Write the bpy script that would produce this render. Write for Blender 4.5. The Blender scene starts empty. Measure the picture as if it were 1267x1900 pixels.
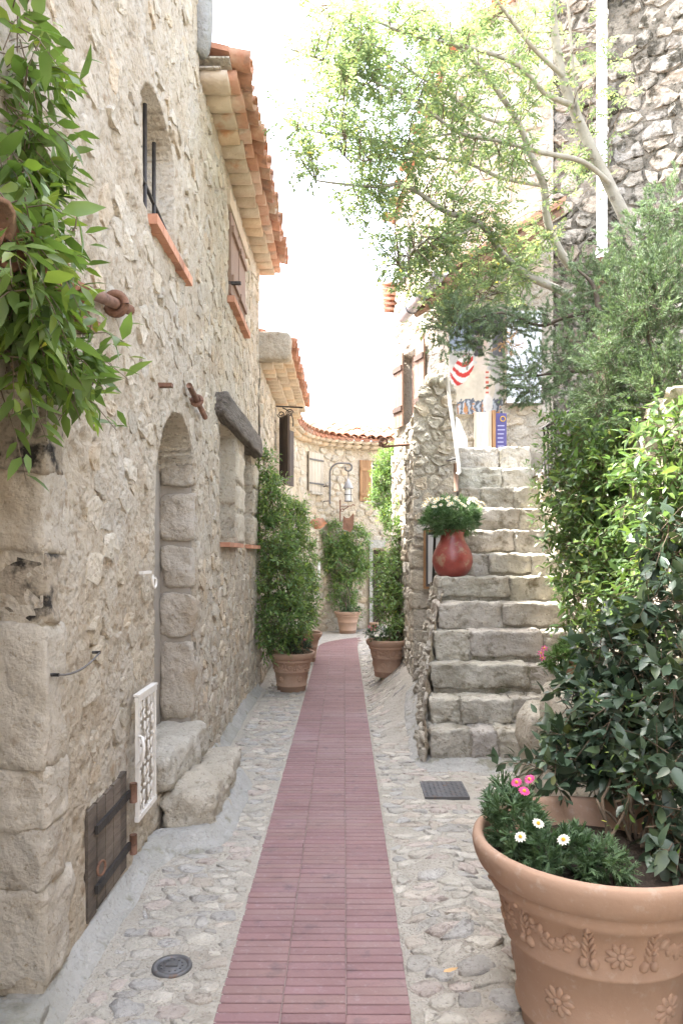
import bpy, math, random
import numpy as np
from mathutils import Vector, noise as mnoise
R = math.radians
rng = np.random.default_rng(7)
random.seed(7)
scene = bpy.context.scene
col = scene.collection

# ------------------------------------------------------------------ camera, sky, sun, exposure
F, VX, HY, EYE = 1350.0, 638.0, 1030.0, 1.55          # focal length and vanishing point in photo pixels, eye height in metres
cam = bpy.data.objects.new('camera', bpy.data.cameras.new('camera'))
col.objects.link(cam); scene.camera = cam
cam.location = (0, 0, EYE); cam.rotation_euler = (R(90), 0, 0)
cam.data.sensor_fit = 'VERTICAL'; cam.data.sensor_height = 36; cam.data.lens = F / 1900 * 36
cam.data.shift_x = (633.5 - VX) / 1900; cam.data.shift_y = (HY - 950) / 1900
cam.data.clip_start = .05; cam.data.clip_end = 2000
SUN = Vector((-.47, .12, .87)).normalized()
world = bpy.data.worlds.new('World'); scene.world = world; world.use_nodes = True
wn = world.node_tree.nodes; wl = world.node_tree.links
sky = wn.new('ShaderNodeTexSky'); sky.sky_type = 'NISHITA'; sky.sun_disc = False
sky.sun_elevation = math.asin(SUN.z); sky.sun_rotation = math.atan2(SUN.x, SUN.y)
sky.air_density = 1.0; sky.dust_density = 5.0; sky.ozone_density = .6; sky.altitude = 300
hsv = wn.new('ShaderNodeHueSaturation'); hsv.inputs['Saturation'].default_value = .52; hsv.inputs['Value'].default_value = 1.0
wl.new(sky.outputs[0], hsv.inputs['Color']); wl.new(hsv.outputs[0], wn['Background'].inputs['Color'])
wn['Background'].inputs['Strength'].default_value = .15
sl = bpy.data.lights.new('sun', 'SUN'); sl.energy = 2.0; sl.angle = R(.6); sl.color = (1, .965, .91)
so = bpy.data.objects.new('sun', sl); col.objects.link(so)
so.rotation_euler = SUN.to_track_quat('Z', 'Y').to_euler(); so.location = SUN * 30
vs = scene.view_settings
vs.view_transform = 'Standard'; vs.look = 'None'; vs.exposure = 3.27; vs.gamma = 1; vs.use_curve_mapping = False
scene.cycles.max_bounces = 8; scene.cycles.diffuse_bounces = 5; scene.cycles.transparent_max_bounces = 8

# ------------------------------------------------------------------ helpers
WL = {}
def P(px, py, d):
    return np.array(((px - VX) * d / F, d, EYE - (py - HY) * d / F))
def proj(p):
    d = max(p[1], .05)
    return VX + p[0] * F / d, HY + (EYE - p[2]) * F / d
def inview(p, m=40):
    x, y = proj(p); return p[1] > .3 and -m < x < 1267 + m and -m < y < 1900 + m
def thing(name, label, cat, loc=(0, 0, 0), group=None):
    o = bpy.data.objects.new(name, None); col.objects.link(o)
    o.empty_display_size = .1; o.location = loc; o['label'] = label; o['category'] = cat
    if group: o['group'] = group
    WL[o] = np.array(loc, float)
    return o
def mk(name, V, Fc, mat, parent=None, tint=None, smooth=True, origin=None, kind=None):
    """one mesh object from world-space vertices; its origin at the given point or at the middle of its base"""
    V = np.asarray(V, float).reshape(-1, 3)
    if origin is None:
        origin = np.array(((V[:, 0].min() + V[:, 0].max()) / 2, (V[:, 1].min() + V[:, 1].max()) / 2, V[:, 2].min()))
    origin = np.asarray(origin, float)
    me = bpy.data.meshes.new(name)
    if isinstance(Fc, np.ndarray):
        k = Fc.shape[1]; n = len(Fc)
        me.vertices.add(len(V)); me.vertices.foreach_set('co', (V - origin).ravel())
        me.loops.add(n * k); me.loops.foreach_set('vertex_index', Fc.astype(np.int32).ravel())
        me.polygons.add(n); me.polygons.foreach_set('loop_start', np.arange(0, n * k, k, dtype=np.int32))
        me.update(calc_edges=True)
    else:
        me.from_pydata((V - origin).tolist(), [], Fc)
    t = np.ones((len(V), 4))
    if tint is not None:
        t[:, :3] = np.asarray(tint, float)[..., :3] if np.ndim(tint) > 1 else np.asarray(tint, float)[:3]
    a = me.attributes.new('tint', 'FLOAT_COLOR', 'POINT'); a.data.foreach_set('color', t.ravel().astype(np.float32))
    if smooth: me.polygons.foreach_set('use_smooth', np.ones(len(me.polygons), bool))
    me.materials.append(mat)
    o = bpy.data.objects.new(name, me); col.objects.link(o)
    WL[o] = origin
    if parent is not None:
        o.parent = parent; o.location = origin - WL[parent]
    else: o.location = origin
    if kind: o['kind'] = kind
    return o
def inst(src, name, parent, loc, rot=None, scale=None):
    """a copy that shares the source's mesh; loc in world space"""
    o = src.copy(); o.name = name; col.objects.link(o); o.parent = parent
    w = np.asarray(loc, float); WL[o] = w
    o.location = w - (WL[parent] if parent is not None else 0)
    if rot is not None: o.rotation_euler = rot
    if scale is not None: o.scale = scale
    return o
class MB:
    def __init__(s): s.V = []; s.F = []; s.T = []
    def add(s, V, Fc, tint=(1, 1, 1)):
        b = len(s.V); s.V += [tuple(v) for v in V]; s.F += [[b + i for i in f] for f in Fc]
        s.T += [tuple(tint)] * len(V); return s
    def box(s, x0, x1, y0, y1, z0, z1, tint=(1, 1, 1)):
        V = [(x, y, z) for z in (z0, z1) for y in (y0, y1) for x in (x0, x1)]
        return s.add(V, [(0, 2, 3, 1), (4, 5, 7, 6), (0, 1, 5, 4), (2, 6, 7, 3), (0, 4, 6, 2), (1, 3, 7, 5)], tint)
    def tube(s, pts, r, n=8, tint=(1, 1, 1), caps=True):
        pts = [np.asarray(p, float) for p in pts]; m = len(pts)
        rr = r if hasattr(r, '__len__') else [r] * m
        V = []; up = None
        for i in range(m):
            t = pts[min(i + 1, m - 1)] - pts[max(i - 1, 0)]; t = t / (np.linalg.norm(t) + 1e-9)
            if up is None: up = np.array((0, 0, 1.)) if abs(t[2]) < .9 else np.array((1., 0, 0))
            a = np.cross(t, up); a /= np.linalg.norm(a) + 1e-9; b = np.cross(a, t); up = b
            for k in range(n):
                q = 2 * math.pi * k / n
                V.append(pts[i] + rr[i] * (math.cos(q) * a + math.sin(q) * b))
        Fc = [(i * n + k, i * n + (k + 1) % n, (i + 1) * n + (k + 1) % n, (i + 1) * n + k) for i in range(m - 1) for k in range(n)]
        if caps: Fc += [tuple(range(n)), tuple(range((m - 1) * n, m * n))[::-1]]
        return s.add(V, Fc, tint)
    def lathe(s, prof, c, n=32, tint=(1, 1, 1), wob=0):
        V = []; m = len(prof)
        for r, z in prof:
            for k in range(n):
                q = 2 * math.pi * k / n; rr = r * (1 + wob * math.sin(3 * q + z * 9))
                V.append((c[0] + rr * math.cos(q), c[1] + rr * math.sin(q), c[2] + z))
        Fc = [(i * n + k, i * n + (k + 1) % n, (i + 1) * n + (k + 1) % n, (i + 1) * n + k) for i in range(m - 1) for k in range(n)]
        return s.add(V, Fc, tint)
    def prism(s, poly, a, b, tint=(1, 1, 1)):
        """poly: list of 3-D points; extruded from +a to +b (vectors)"""
        n = len(poly); V = [np.asarray(p) + a for p in poly] + [np.asarray(p) + b for p in poly]
        return s.add(V, [tuple(range(n))[::-1], tuple(range(n, 2 * n))] + [(i, (i + 1) % n, n + (i + 1) % n, n + i) for i in range(n)], tint)
    def build(s, name, mat, parent=None, smooth=False, **k):
        return mk(name, s.V, s.F, mat, parent, tint=np.array(s.T), smooth=smooth, **k)
def vn(u, v, seed=0):
    """2-D value noise in 0..1"""
    iu = np.floor(u).astype(np.int64); iv = np.floor(v).astype(np.int64); fu = u - iu; fv = v - iv
    fu = fu * fu * (3 - 2 * fu); fv = fv * fv * (3 - 2 * fv)
    def h(a, b):
        x = (a * 374761393 + b * 668265263 + seed * 982451653) & 0xFFFFFFFF
        x = ((x ^ (x >> 13)) * 1274126177) & 0xFFFFFFFF
        return ((x ^ (x >> 16)) & 0xFFFF) / 65535.
    return (h(iu, iv) * (1 - fu) + h(iu + 1, iv) * fu) * (1 - fv) + (h(iu, iv + 1) * (1 - fu) + h(iu + 1, iv + 1) * fu) * fv
def fbm(u, v, seed=0, oct=4):
    r = 0; a = .5
    for o in range(oct): r = r + a * (vn(u * 2 ** o, v * 2 ** o, seed + o * 17) - .5); a *= .55
    return r
def sstep(a, b, x):
    t = np.clip((x - a) / (b - a), 0, 1); return t * t * (3 - 2 * t)
def resample(poly, n):
    q = np.vstack([poly, poly[:1]]); L = np.r_[0, np.cumsum(np.linalg.norm(np.diff(q, axis=0), axis=1))]
    t = np.linspace(0, L[-1], n, endpoint=False) + rng.uniform(0, L[-1] / n)
    t %= L[-1]; t.sort()
    return np.stack([np.interp(t, L, q[:, 0]), np.interp(t, L, q[:, 1])], 1)
def cells(u0, u1, v0, v1, su, sv, jit=.36, wt=.16, clip=True):
    """irregular packing: a weighted Voronoi diagram of a jittered grid; list of (centre, polygon)"""
    nu = max(1, round((u1 - u0) / su)); nv = max(1, round((v1 - v0) / sv)); su = (u1 - u0) / nu; sv = (v1 - v0) / nv
    pad = 2; C = np.zeros((nv + 2 * pad, nu + 2 * pad, 2)); Wt = rng.uniform(-wt, wt, C.shape[:2])
    for j in range(C.shape[0]):
        for i in range(C.shape[1]):
            C[j, i] = (i - pad + .5 + (.25 if j % 2 else -.25) + rng.uniform(-jit, jit), j - pad + .5 + rng.uniform(-jit, jit) * .8)
    out = []
    for j in range(pad, nv + pad):
        for i in range(pad, nu + pad):
            c = C[j, i]; pl = [(-1.7, -1.7), (1.7, -1.7), (1.7, 1.7), (-1.7, 1.7)]
            for dj in (-1, 0, 1, -2, 2):
                for di in (-1, 0, 1, -2, 2):
                    if not (di or dj): continue
                    qx, qy = C[j + dj, i + di] - c; q2 = qx * qx + qy * qy
                    if q2 > 9: continue
                    lim = .5 * q2 + .5 * (Wt[j, i] - Wt[j + dj, i + di])
                    new = []; m = len(pl)
                    for k in range(m):
                        a = pl[k]; b = pl[(k + 1) % m]; da = a[0] * qx + a[1] * qy - lim; db = b[0] * qx + b[1] * qy - lim
                        if da <= 0: new.append(a)
                        if (da < 0 < db) or (db < 0 < da):
                            t = da / (da - db); new.append((a[0] + t * (b[0] - a[0]), a[1] + t * (b[1] - a[1])))
                    pl = new
                    if len(pl) < 3: break
                if len(pl) < 3: break
            if len(pl) < 3: continue
            p = np.array(pl) + c; p = p * (su, sv) + (u0, v0)
            if clip: p[:, 0] = np.clip(p[:, 0], u0, u1); p[:, 1] = np.clip(p[:, 1], v0, v1)
            out.append((p.mean(0), p))
    return out
def rubble(parent, S, cl, mat, hr=(.008, .025), gap=.012, keep=None, n_obj=300, pal=((1, 1, 1),), name='stone', n=10, rough=.10, sub=None, var=.16, dome=.25, flat=False):
    """stones standing proud of the surface S(u,v)->(point, normal): the ones that show largest are parts, the rest one part of kind stuff"""
    L = []
    for c, p in cl:
        if keep is not None and not keep(c[0], c[1], p): continue
        ext = p.max(0) - p.min(0)
        if ext.min() < .025: continue
        q = resample(p, n); q = q - c; ln = np.linalg.norm(q, axis=1, keepdims=True)
        q = q * (1 - np.minimum(gap / np.maximum(ln, 1e-4), .6)); q *= 1 + rng.uniform(-rough, rough * .5, (n, 1))
        h = rng.uniform(*hr); uv = []; hh = []; tl = rng.normal(0, .09, 2)
        for sc_, hf in ((1.03, -1.0), (.955, .78), (.58, 1.0)):
            w_ = q * sc_ * (1 + (rng.uniform(-.10, .07, (n, 1)) if hf > 0 else 0)); uv.append(w_ + c)
            hh.append(np.full(n, -.02) if hf < 0 else h * hf * (1 + rng.uniform(-dome, dome, n)) + np.clip(w_ @ tl, -h * .8, h * .8))
        uv.append(c[None] + rng.normal(0, .12, 2) * ext * .5); hh.append(np.array([h * (1 + rng.uniform(-dome, dome))]))
        uv = np.vstack(uv); hh = np.concatenate(hh)
        X, N = S(uv[:, 0], uv[:, 1]); V = X + N * hh[:, None]
        Fc = [(r * n + k, r * n + (k + 1) % n, (r + 1) * n + (k + 1) % n, (r + 1) * n + k) for r in (0, 1) for k in range(n)] + [(2 * n + k, 2 * n + (k + 1) % n, 3 * n) for k in range(n)]
        t = np.array(pal[rng.integers(len(pal))]) * rng.uniform(1 - var, 1 + var)
        ctr = V.mean(0); ax, ay = proj(ctr)
        sc = ext[0] * ext[1] / max(ctr[1], .5) ** 2 * (1 if inview(ctr, 20) else .02)
        L.append((sc, V, Fc, t))
    L.sort(key=lambda a: -a[0])
    for sc, V, Fc, t in L[:n_obj]: mk(name, V, Fc, mat, parent, tint=t, origin=V.mean(0), smooth=not flat)
    rest = L[n_obj:]
    if rest:
        m = MB()
        for sc, V, Fc, t in rest: m.add(V, Fc, t)
        m.build('small_' + name + 's', mat, parent, smooth=not flat, kind='stuff')
    return len(L)
def block(c, s, rnd=.18, amp=.012, seed=0, res=5, freq=5., rot=0):
    """a rough-hewn rounded stone block: centre c, size s; vertices and quads"""
    V = []; Fc = []; idx = {}
    def vid(i, j, k):
        if (i, j, k) in idx: return idx[(i, j, k)]
        p = np.array((i, j, k)) / res * 2 - 1
        e = 1 / rnd if rnd > 0 else 99
        L = (np.abs(p) ** e).sum() ** (1 / e); L = max(L, 1e-6) / max(np.abs(p).max(), 1e-6)
        p = p / (L ** 1.0)
        w = p * np.array(s) / 2
        if rot: w = np.array((w[0] * math.cos(rot) - w[1] * math.sin(rot), w[0] * math.sin(rot) + w[1] * math.cos(rot), w[2]))
        q = w + np.array(c); nv_ = mnoise.noise_vector(Vector(q * freq + seed * 3.7)); n2 = mnoise.noise_vector(Vector(q * freq * 2.7 + seed))
        n3 = mnoise.noise_vector(Vector(q * freq * 6.5 + seed * 1.3))
        q = q + np.array(nv_) * amp + np.array(n2) * amp * .6 + np.array(n3) * amp * .45
        idx[(i, j, k)] = len(V); V.append(q); return idx[(i, j, k)]
    for a in range(3):
        for side in (0, res):
            for u in range(res):
                for v in range(res):
                    def mkp(x, y):
                        t = [0, 0, 0]; t[a] = side; t[(a + 1) % 3] = x; t[(a + 2) % 3] = y; return vid(*t)
                    f = [mkp(u, v), mkp(u + 1, v), mkp(u + 1, v + 1), mkp(u, v + 1)]
                    Fc.append(f if side else f[::-1])
    return V, Fc
def gridwall(name, S, u0, u1, v0, v1, res, mat, parent, sdf=None, depth=None, keep=None, amp=.012, freq=6., tint=None, kind=None, pits=4.5):
    """displaced mortar wall S(u,v); where sdf<0 the surface is pushed in by depth (a recess with real reveals)"""
    nu = int((u1 - u0) / res) + 1; nv = int((v1 - v0) / res) + 1
    U, Vv = np.meshgrid(np.linspace(u0, u1, nu), np.linspace(v0, v1, nv)); U = U.ravel(); Vv = Vv.ravel()
    hgt = fbm(U * freq, Vv * freq, 3, 5) * amp * 1.5 - np.maximum(fbm(U * 19, Vv * 14, 11, 4) - .05, 0) * amp * pits - np.abs(fbm(U * freq * 1.7, Vv * freq * 1.7, 57, 3)) * amp * .6
    if sdf is not None:
        e = 1e-3; d, dep = sdf(U, Vv)
        gx = (sdf(U + e, Vv)[0] - d) / e; gy = (sdf(U, Vv + e)[0] - d) / e; g2 = np.maximum(gx * gx + gy * gy, .3)
        near = np.abs(d) < res * .72
        U = U - np.where(near, d * gx / g2, 0); Vv = Vv - np.where(near, d * gy / g2, 0)
        ins = (~near) & (d < 0); hgt = np.where(ins, -dep + hgt * .35, np.where(near, np.minimum(hgt, 0) * .5, hgt))
    X, N = S(U, Vv); W = X + N * hgt[:, None]
    i = np.arange(nu - 1)[None, :] + np.arange(nv - 1)[:, None] * nu; i = i.ravel()
    Fc = np.stack([i, i + 1, i + nu + 1, i + nu], 1)
    if keep is not None:
        cu = U[Fc].mean(1); cv = Vv[Fc].mean(1); Fc = Fc[keep(cu, cv)]
    return mk(name, W, Fc, mat, parent, tint=tint, kind=kind)

# ------------------------------------------------------------------ materials
def nodes(name):
    m = bpy.data.materials.new(name); m.use_nodes = True
    return m, m.node_tree.nodes, m.node_tree.links, m.node_tree.nodes['Principled BSDF']
def pmat(name, c1, c2=None, scale=6., rough=.85, bump=.0, bscale=None, spots=None, specks=None, spec=.35, metal=0., detail=6., spot_scale=14., spot_cut=(.58, .68), stretch=None, coat=0., pit=0., stain=None, stain_scale=1.6):
    """colour mottled between c1 and c2 by world-space noise, times the piece's own tint; fine relief by bump"""
    m, n, l, b = nodes(name)
    geo = n.new('ShaderNodeNewGeometry'); pos = geo.outputs['Position']
    if stretch:
        mp = n.new('ShaderNodeMapping'); mp.inputs['Scale'].default_value = stretch; l.new(pos, mp.inputs['Vector']); pos = mp.outputs[0]
    def nz(s, d=detail, r=.6):
        t = n.new('ShaderNodeTexNoise'); t.inputs['Scale'].default_value = s; t.inputs['Detail'].default_value = d; t.inputs['Roughness'].default_value = r
        l.new(pos, t.inputs['Vector']); return t.outputs['Fac']
    def ramp(src, a, z):
        t = n.new('ShaderNodeMapRange'); t.inputs['From Min'].default_value = a; t.inputs['From Max'].default_value = z; l.new(src, t.inputs['Value']); return t.outputs[0]
    def mix(f, a, c, mode='MIX'):
        t = n.new('ShaderNodeMix'); t.data_type = 'RGBA'; t.blend_type = mode
        for s, v in ((t.inputs['Factor'], f), (t.inputs['A'], a), (t.inputs['B'], c)):
            if hasattr(v, 'links'): l.new(v, s)
            else: s.default_value = v if isinstance(v, float) else (*v[:3], 1)
        return t.outputs['Result']
    c = mix(ramp(nz(scale), .32, .68), c1, c2 or c1)
    if stain: c = mix(ramp(nz(stain_scale, 5., .55), .52, .72), c, stain)
    if spots: c = mix(ramp(nz(spot_scale, 5., .62), *spot_cut), c, spots)
    if specks: c = mix(ramp(nz(specks[1], 4., .7), .56, .72), c, specks[0])
    at = n.new('ShaderNodeAttribute'); at.attribute_name = 'tint'
    c = mix(1.0, c, at.outputs['Color'], 'MULTIPLY')
    l.new(c, b.inputs['Base Color'])
    b.inputs['Roughness'].default_value = rough; b.inputs['Specular IOR Level'].default_value = spec; b.inputs['Metallic'].default_value = metal
    b.inputs['Coat Weight'].default_value = coat; b.inputs['Coat Roughness'].default_value = .15
    if bump:
        bp = n.new('ShaderNodeBump'); bp.inputs['Strength'].default_value = 1.0; bp.inputs['Distance'].default_value = bump
        hsrc = nz(bscale or scale * 5, 8., .68); h2 = nz((bscale or scale * 5) * .36, 3., .6); ad0 = n.new('ShaderNodeMath'); ad0.operation = 'MULTIPLY_ADD'; l.new(h2, ad0.inputs[0]); ad0.inputs[1].default_value = 1.6; l.new(hsrc, ad0.inputs[2]); hsrc = ad0.outputs[0]
        if pit:
            v = n.new('ShaderNodeTexVoronoi'); v.inputs['Scale'].default_value = (bscale or scale * 5) * pit; l.new(pos, v.inputs['Vector'])
            ad = n.new('ShaderNodeMath'); ad.operation = 'MULTIPLY_ADD'; l.new(ramp(v.outputs['Distance'], 0, .45), ad.inputs[0]); ad.inputs[1].default_value = .5; l.new(hsrc, ad.inputs[2]); hsrc = ad.outputs[0]
        l.new(hsrc, bp.inputs['Height']); l.new(bp.outputs[0], b.inputs['Normal'])
    return m
def leafmat(name, c1, c2, trans=.35, rough=.4, spec=.4, tcol=(1.25, 1.35, .75)):
    m, n, l, b = nodes(name)
    at = n.new('ShaderNodeAttribute'); at.attribute_name = 'tint'
    geo = n.new('ShaderNodeNewGeometry'); t = n.new('ShaderNodeTexNoise'); t.inputs['Scale'].default_value = 7.; l.new(geo.outputs['Position'], t.inputs['Vector'])
    mr = n.new('ShaderNodeMapRange'); mr.inputs['From Min'].default_value = .35; mr.inputs['From Max'].default_value = .65; l.new(t.outputs['Fac'], mr.inputs['Value'])
    mx = n.new('ShaderNodeMix'); mx.data_type = 'RGBA'; mx.inputs['A'].default_value = (*c1, 1); mx.inputs['B'].default_value = (*c2, 1); l.new(mr.outputs[0], mx.inputs['Factor'])
    mu = n.new('ShaderNodeMix'); mu.data_type = 'RGBA'; mu.blend_type = 'MULTIPLY'; mu.inputs['Factor'].default_value = 1
    l.new(mx.outputs['Result'], mu.inputs['A']); l.new(at.outputs['Color'], mu.inputs['B'])
    l.new(mu.outputs['Result'], b.inputs['Base Color']); b.inputs['Roughness'].default_value = rough; b.inputs['Specular IOR Level'].default_value = spec
    tr = n.new('ShaderNodeBsdfTranslucent')
    m2 = n.new('ShaderNodeMix'); m2.data_type = 'RGBA'; m2.blend_type = 'MULTIPLY'; m2.inputs['Factor'].default_value = 1
    l.new(mu.outputs['Result'], m2.inputs['A']); m2.inputs['B'].default_value = (*(tcol or (1.5, 1.6, .7)), 1); l.new(m2.outputs['Result'], tr.inputs['Color'])
    ms = n.new('ShaderNodeMixShader'); ms.inputs[0].default_value = trans
    l.new(b.outputs[0], ms.inputs[1]); l.new(tr.outputs[0], ms.inputs[2]); l.new(ms.outputs[0], n['Material Output'].inputs['Surface'])
    return m
M = {}
M['mortar'] = pmat('mortar', (.45, .378, .288), (.53, .468, .378), 3.2, .92, .026, 26, specks=((.30, .235, .165), 55.), spots=(.30, .215, .135), spot_scale=9, spot_cut=(.57, .74), stain=(.52, .475, .41), pit=.9)
M['stone'] = pmat('stone', (.46, .40, .318), (.575, .53, .455), 5., .9, .024, 32, specks=((.29, .23, .165), 50.), spots=(.27, .21, .145), spot_scale=13, spot_cut=(.60, .78))
M['quoin'] = pmat('quoin', (.42, .375, .31), (.515, .47, .405), 3.5, .9, .022, 26, specks=((.27, .215, .15), 45.), spots=(.24, .18, .12), spot_scale=5, spot_cut=(.60, .74), stain=(.36, .28, .19), stain_scale=2.2)
M['darkstone'] = pmat('darkstone', (.33, .28, .22), (.42, .36, .28), 4, .92, .022, 30, specks=((.2, .16, .12), 45.), spots=(.03, .026, .022), spot_scale=7, spot_cut=(.50, .60))  # darker stone with near-black blotches
M['palestone'] = pmat('palestone', (.47, .43, .36), (.58, .545, .48), 6., .9, .026, 30, specks=((.26, .22, .17), 45.), spots=(.22, .18, .13), spot_scale=15, spot_cut=(.60, .74))
M['palemortar'] = pmat('palemortar', (.46, .41, .335), (.55, .50, .42), 4., .92, .024, 28, specks=((.27, .225, .17), 50.), spots=(.25, .2, .15), spot_scale=12, spot_cut=(.60, .78), pit=.9)
M['lichstone'] = pmat('lichstone', (.27, .25, .22), (.40, .375, .335), 4., .92, .035, 22, specks=((.12, .11, .085), 30.), spots=(.05, .045, .033), spot_scale=6, spot_cut=(.48, .60))
M['lichmortar'] = pmat('lichmortar', (.15, .135, .11), (.26, .235, .195), 4., .95, .035, 24, specks=((.05, .045, .035), 28.), spots=(.06, .055, .04), spot_scale=8, spot_cut=(.5, .64))
M['stepstone'] = pmat('stepstone', (.44, .41, .355), (.56, .535, .48), 5., .92, .026, 26, specks=((.22, .19, .145), 40.), spots=(.17, .145, .10), spot_scale=9, spot_cut=(.56, .72), stain=(.26, .24, .195), stain_scale=3)
M['stepmortar'] = pmat('stepmortar', (.29, .26, .205), (.42, .385, .325), 5., .95, .024, 30, specks=((.12, .11, .075), 40.), spots=(.13, .13, .07), spot_scale=6)
M['ground'] = pmat('ground', (.42, .385, .33), (.51, .475, .415), 2.6, .93, .012, 60, specks=((.30, .265, .215), 60.), spots=(.31, .27, .22), spot_scale=8, spot_cut=(.55, .75), pit=1.2)
M['cobble'] = pmat('cobble', (.40, .38, .345), (.56, .54, .50), 8., .75, .018, 34, specks=((.24, .225, .205), 55.), spots=(.27, .245, .22), spot_scale=18)
M['terrain'] = pmat('terrain', (.35, .31, .25), (.42, .38, .31), 1.5, .95, .01, 20)
M['fillet'] = pmat('fillet', (.40, .39, .365), (.51, .50, .475), 4., .9, .018, 40, spots=(.30, .29, .23), spot_scale=6, specks=((.30, .285, .25), 45.), stain=(.33, .32, .27))
M['path'] = pmat('path', (.228, .130, .126), (.278, .165, .16), 2.6, .6, .0018, 60, spots=(.16, .105, .108), spot_scale=9, spot_cut=(.56, .74), specks=((.30, .205, .205), 30.), spec=.4, stain=(.305, .21, .20), stain_scale=1.1)
M['grout'] = pmat('grout', (.15, .10, .10), (.22, .155, .15), 8., .95, .003, 60)
M['terra'] = pmat('terra', (.40, .18, .11), (.49, .255, .165), 5., .85, .005, 40, spots=(.30, .17, .12), spot_scale=6, stain=(.50, .35, .25), stain_scale=4)
M['genoise'] = pmat('genoise', (.44, .345, .25), (.54, .45, .345), 6., .9, .006, 40, spots=(.45, .26, .16), spot_scale=4, spot_cut=(.60, .72))
M['brick'] = pmat('brick', (.45, .215, .135), (.55, .29, .19), 9., .88, .004, 60)
M['pot'] = pmat('pot', (.39, .25, .172), (.445, .298, .218), 2.2, .78, .0012, 60, specks=((.46, .34, .265), 26.), spots=(.46, .325, .245), spot_scale=3.0, spot_cut=(.52, .78), spec=.3, stain=(.33, .195, .125), stain_scale=3)
M['soil'] = pmat('soil', (.025, .018, .012), (.05, .036, .025), 20, .95, .02, 40)
M['oldwood'] = pmat('oldwood', (.085, .068, .055), (.19, .155, .125), 7., .85, .008, 30, stretch=(3, .35, 3), spots=(.04, .03, .025), spot_scale=7)
M['lintel'] = pmat('lintel', (.10, .085, .073), (.21, .185, .16), 8., .9, .02, 22, stretch=(3, .4, 3), spots=(.045, .038, .032), spot_scale=9)
M['brownwood'] = pmat('brownwood', (.22, .14, .10), (.31, .21, .155), 6., .75, .003, 40, stretch=(5, 5, .5))
M['palewood'] = pmat('palewood', (.44, .38, .30), (.55, .49, .41), 7., .85, .003, 40, stretch=(5, 5, .4), spots=(.32, .29, .25), spot_scale=6)
M['orangewood'] = pmat('orangewood', (.30, .16, .075), (.42, .25, .13), 6., .7, .003, 40, stretch=(5, 5, .5))
M['darkwood'] = pmat('darkwood', (.055, .045, .04), (.11, .085, .07), 7., .8, .003, 40, stretch=(5, 5, .5))
M['rust'] = pmat('rust', (.15, .078, .052), (.25, .14, .095), 14, .85, .004, 60, spots=(.10, .055, .04), spot_scale=25)
M['iron'] = pmat('iron', (.035, .033, .032), (.07, .062, .058), 14, .6, .002, 60, metal=.4)
M['greyiron'] = pmat('greyiron', (.11, .105, .10), (.17, .16, .155), 10, .6, .001, 60, metal=.2)
M['whiteiron'] = pmat('whiteiron', (.66, .63, .58), (.74, .71, .67), 10, .5, .0008, 60, spots=(.42, .33, .25), spot_scale=30, spot_cut=(.66, .74))
M['white'] = pmat('white', (.72, .72, .71), (.78, .78, .77), 3, .55)
M['zinc'] = pmat('zinc', (.33, .33, .35), (.42, .42, .44), 5, .45, .0006, 30, metal=.5)
M['glazed'] = pmat('glazed', (.25, .04, .032), (.33, .075, .058), 6, .34, .003, 25, spots=(.34, .20, .13), spot_scale=11, spot_cut=(.54, .66), spec=.5, coat=.2, specks=((.17, .05, .04), 40.))
M['castiron'] = pmat('castiron', (.11, .11, .115), (.17, .17, .175), 12, .5, .0015, 50, metal=.5, spots=(.17, .11, .08), spot_scale=20)
M['bark'] = pmat('bark', (.26, .235, .185), (.37, .345, .285), 7, .9, .006, 40, spots=(.19, .165, .13), spot_scale=10)
M['twig'] = pmat('twig', (.13, .095, .065), (.20, .15, .105), 14, .85)
M['darkbark'] = pmat('darkbark', (.09, .07, .055), (.16, .125, .10), 10, .9, .006, 40)
M['glass'] = pmat('glass', (.05, .055, .06), (.08, .085, .09), 1, .12, spec=.6)
M['doorgrey'] = pmat('doorgrey', (.30, .265, .225), (.36, .325, .28), 3, .9, .004, 30)
M['canvas'] = pmat('canvas', (1, 1, 1), (.93, .93, .93), 20, .75, .001, 60)
M['daisy_white'] = pmat('daisy_white', (.80, .78, .68), rough=.7)
M['daisy_pink'] = pmat('daisy_pink', (.62, .06, .26), (.70, .12, .34), 30, .7)
M['daisy_eye'] = pmat('daisy_eye', (.72, .46, .05), rough=.8)
M['dead'] = pmat('dead', (.60, .36, .16), (.72, .48, .25), 20, .9)
L_bright = leafmat('leaf_bright', (.115, .185, .045), (.165, .24, .07), .42, .38, .45)
L_jas = leafmat('leaf_jasmine', (.10, .172, .064), (.155, .24, .10), .35, .36, .45)
L_dark = leafmat('leaf_dark', (.042, .072, .046), (.07, .108, .064), .15, .36, .5, (1.2, 1.3, .7))
L_ash = leafmat('leaf_ash', (.175, .24, .12), (.25, .315, .18), .5, .5, .3, (1.2, 1.22, .9))
L_jun = leafmat('leaf_juniper', (.14, .19, .115), (.20, .265, .16), .25, .6, .3, (1.2, 1.3, .8))
L_ros = leafmat('leaf_rosemary', (.115, .17, .088), (.185, .255, .135), .2, .6, .3, (1.2, 1.3, .8))
L_daisy = leafmat('leaf_daisy', (.065, .12, .055), (.11, .175, .085), .2, .5, .35, (1.2, 1.3, .8))
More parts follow.
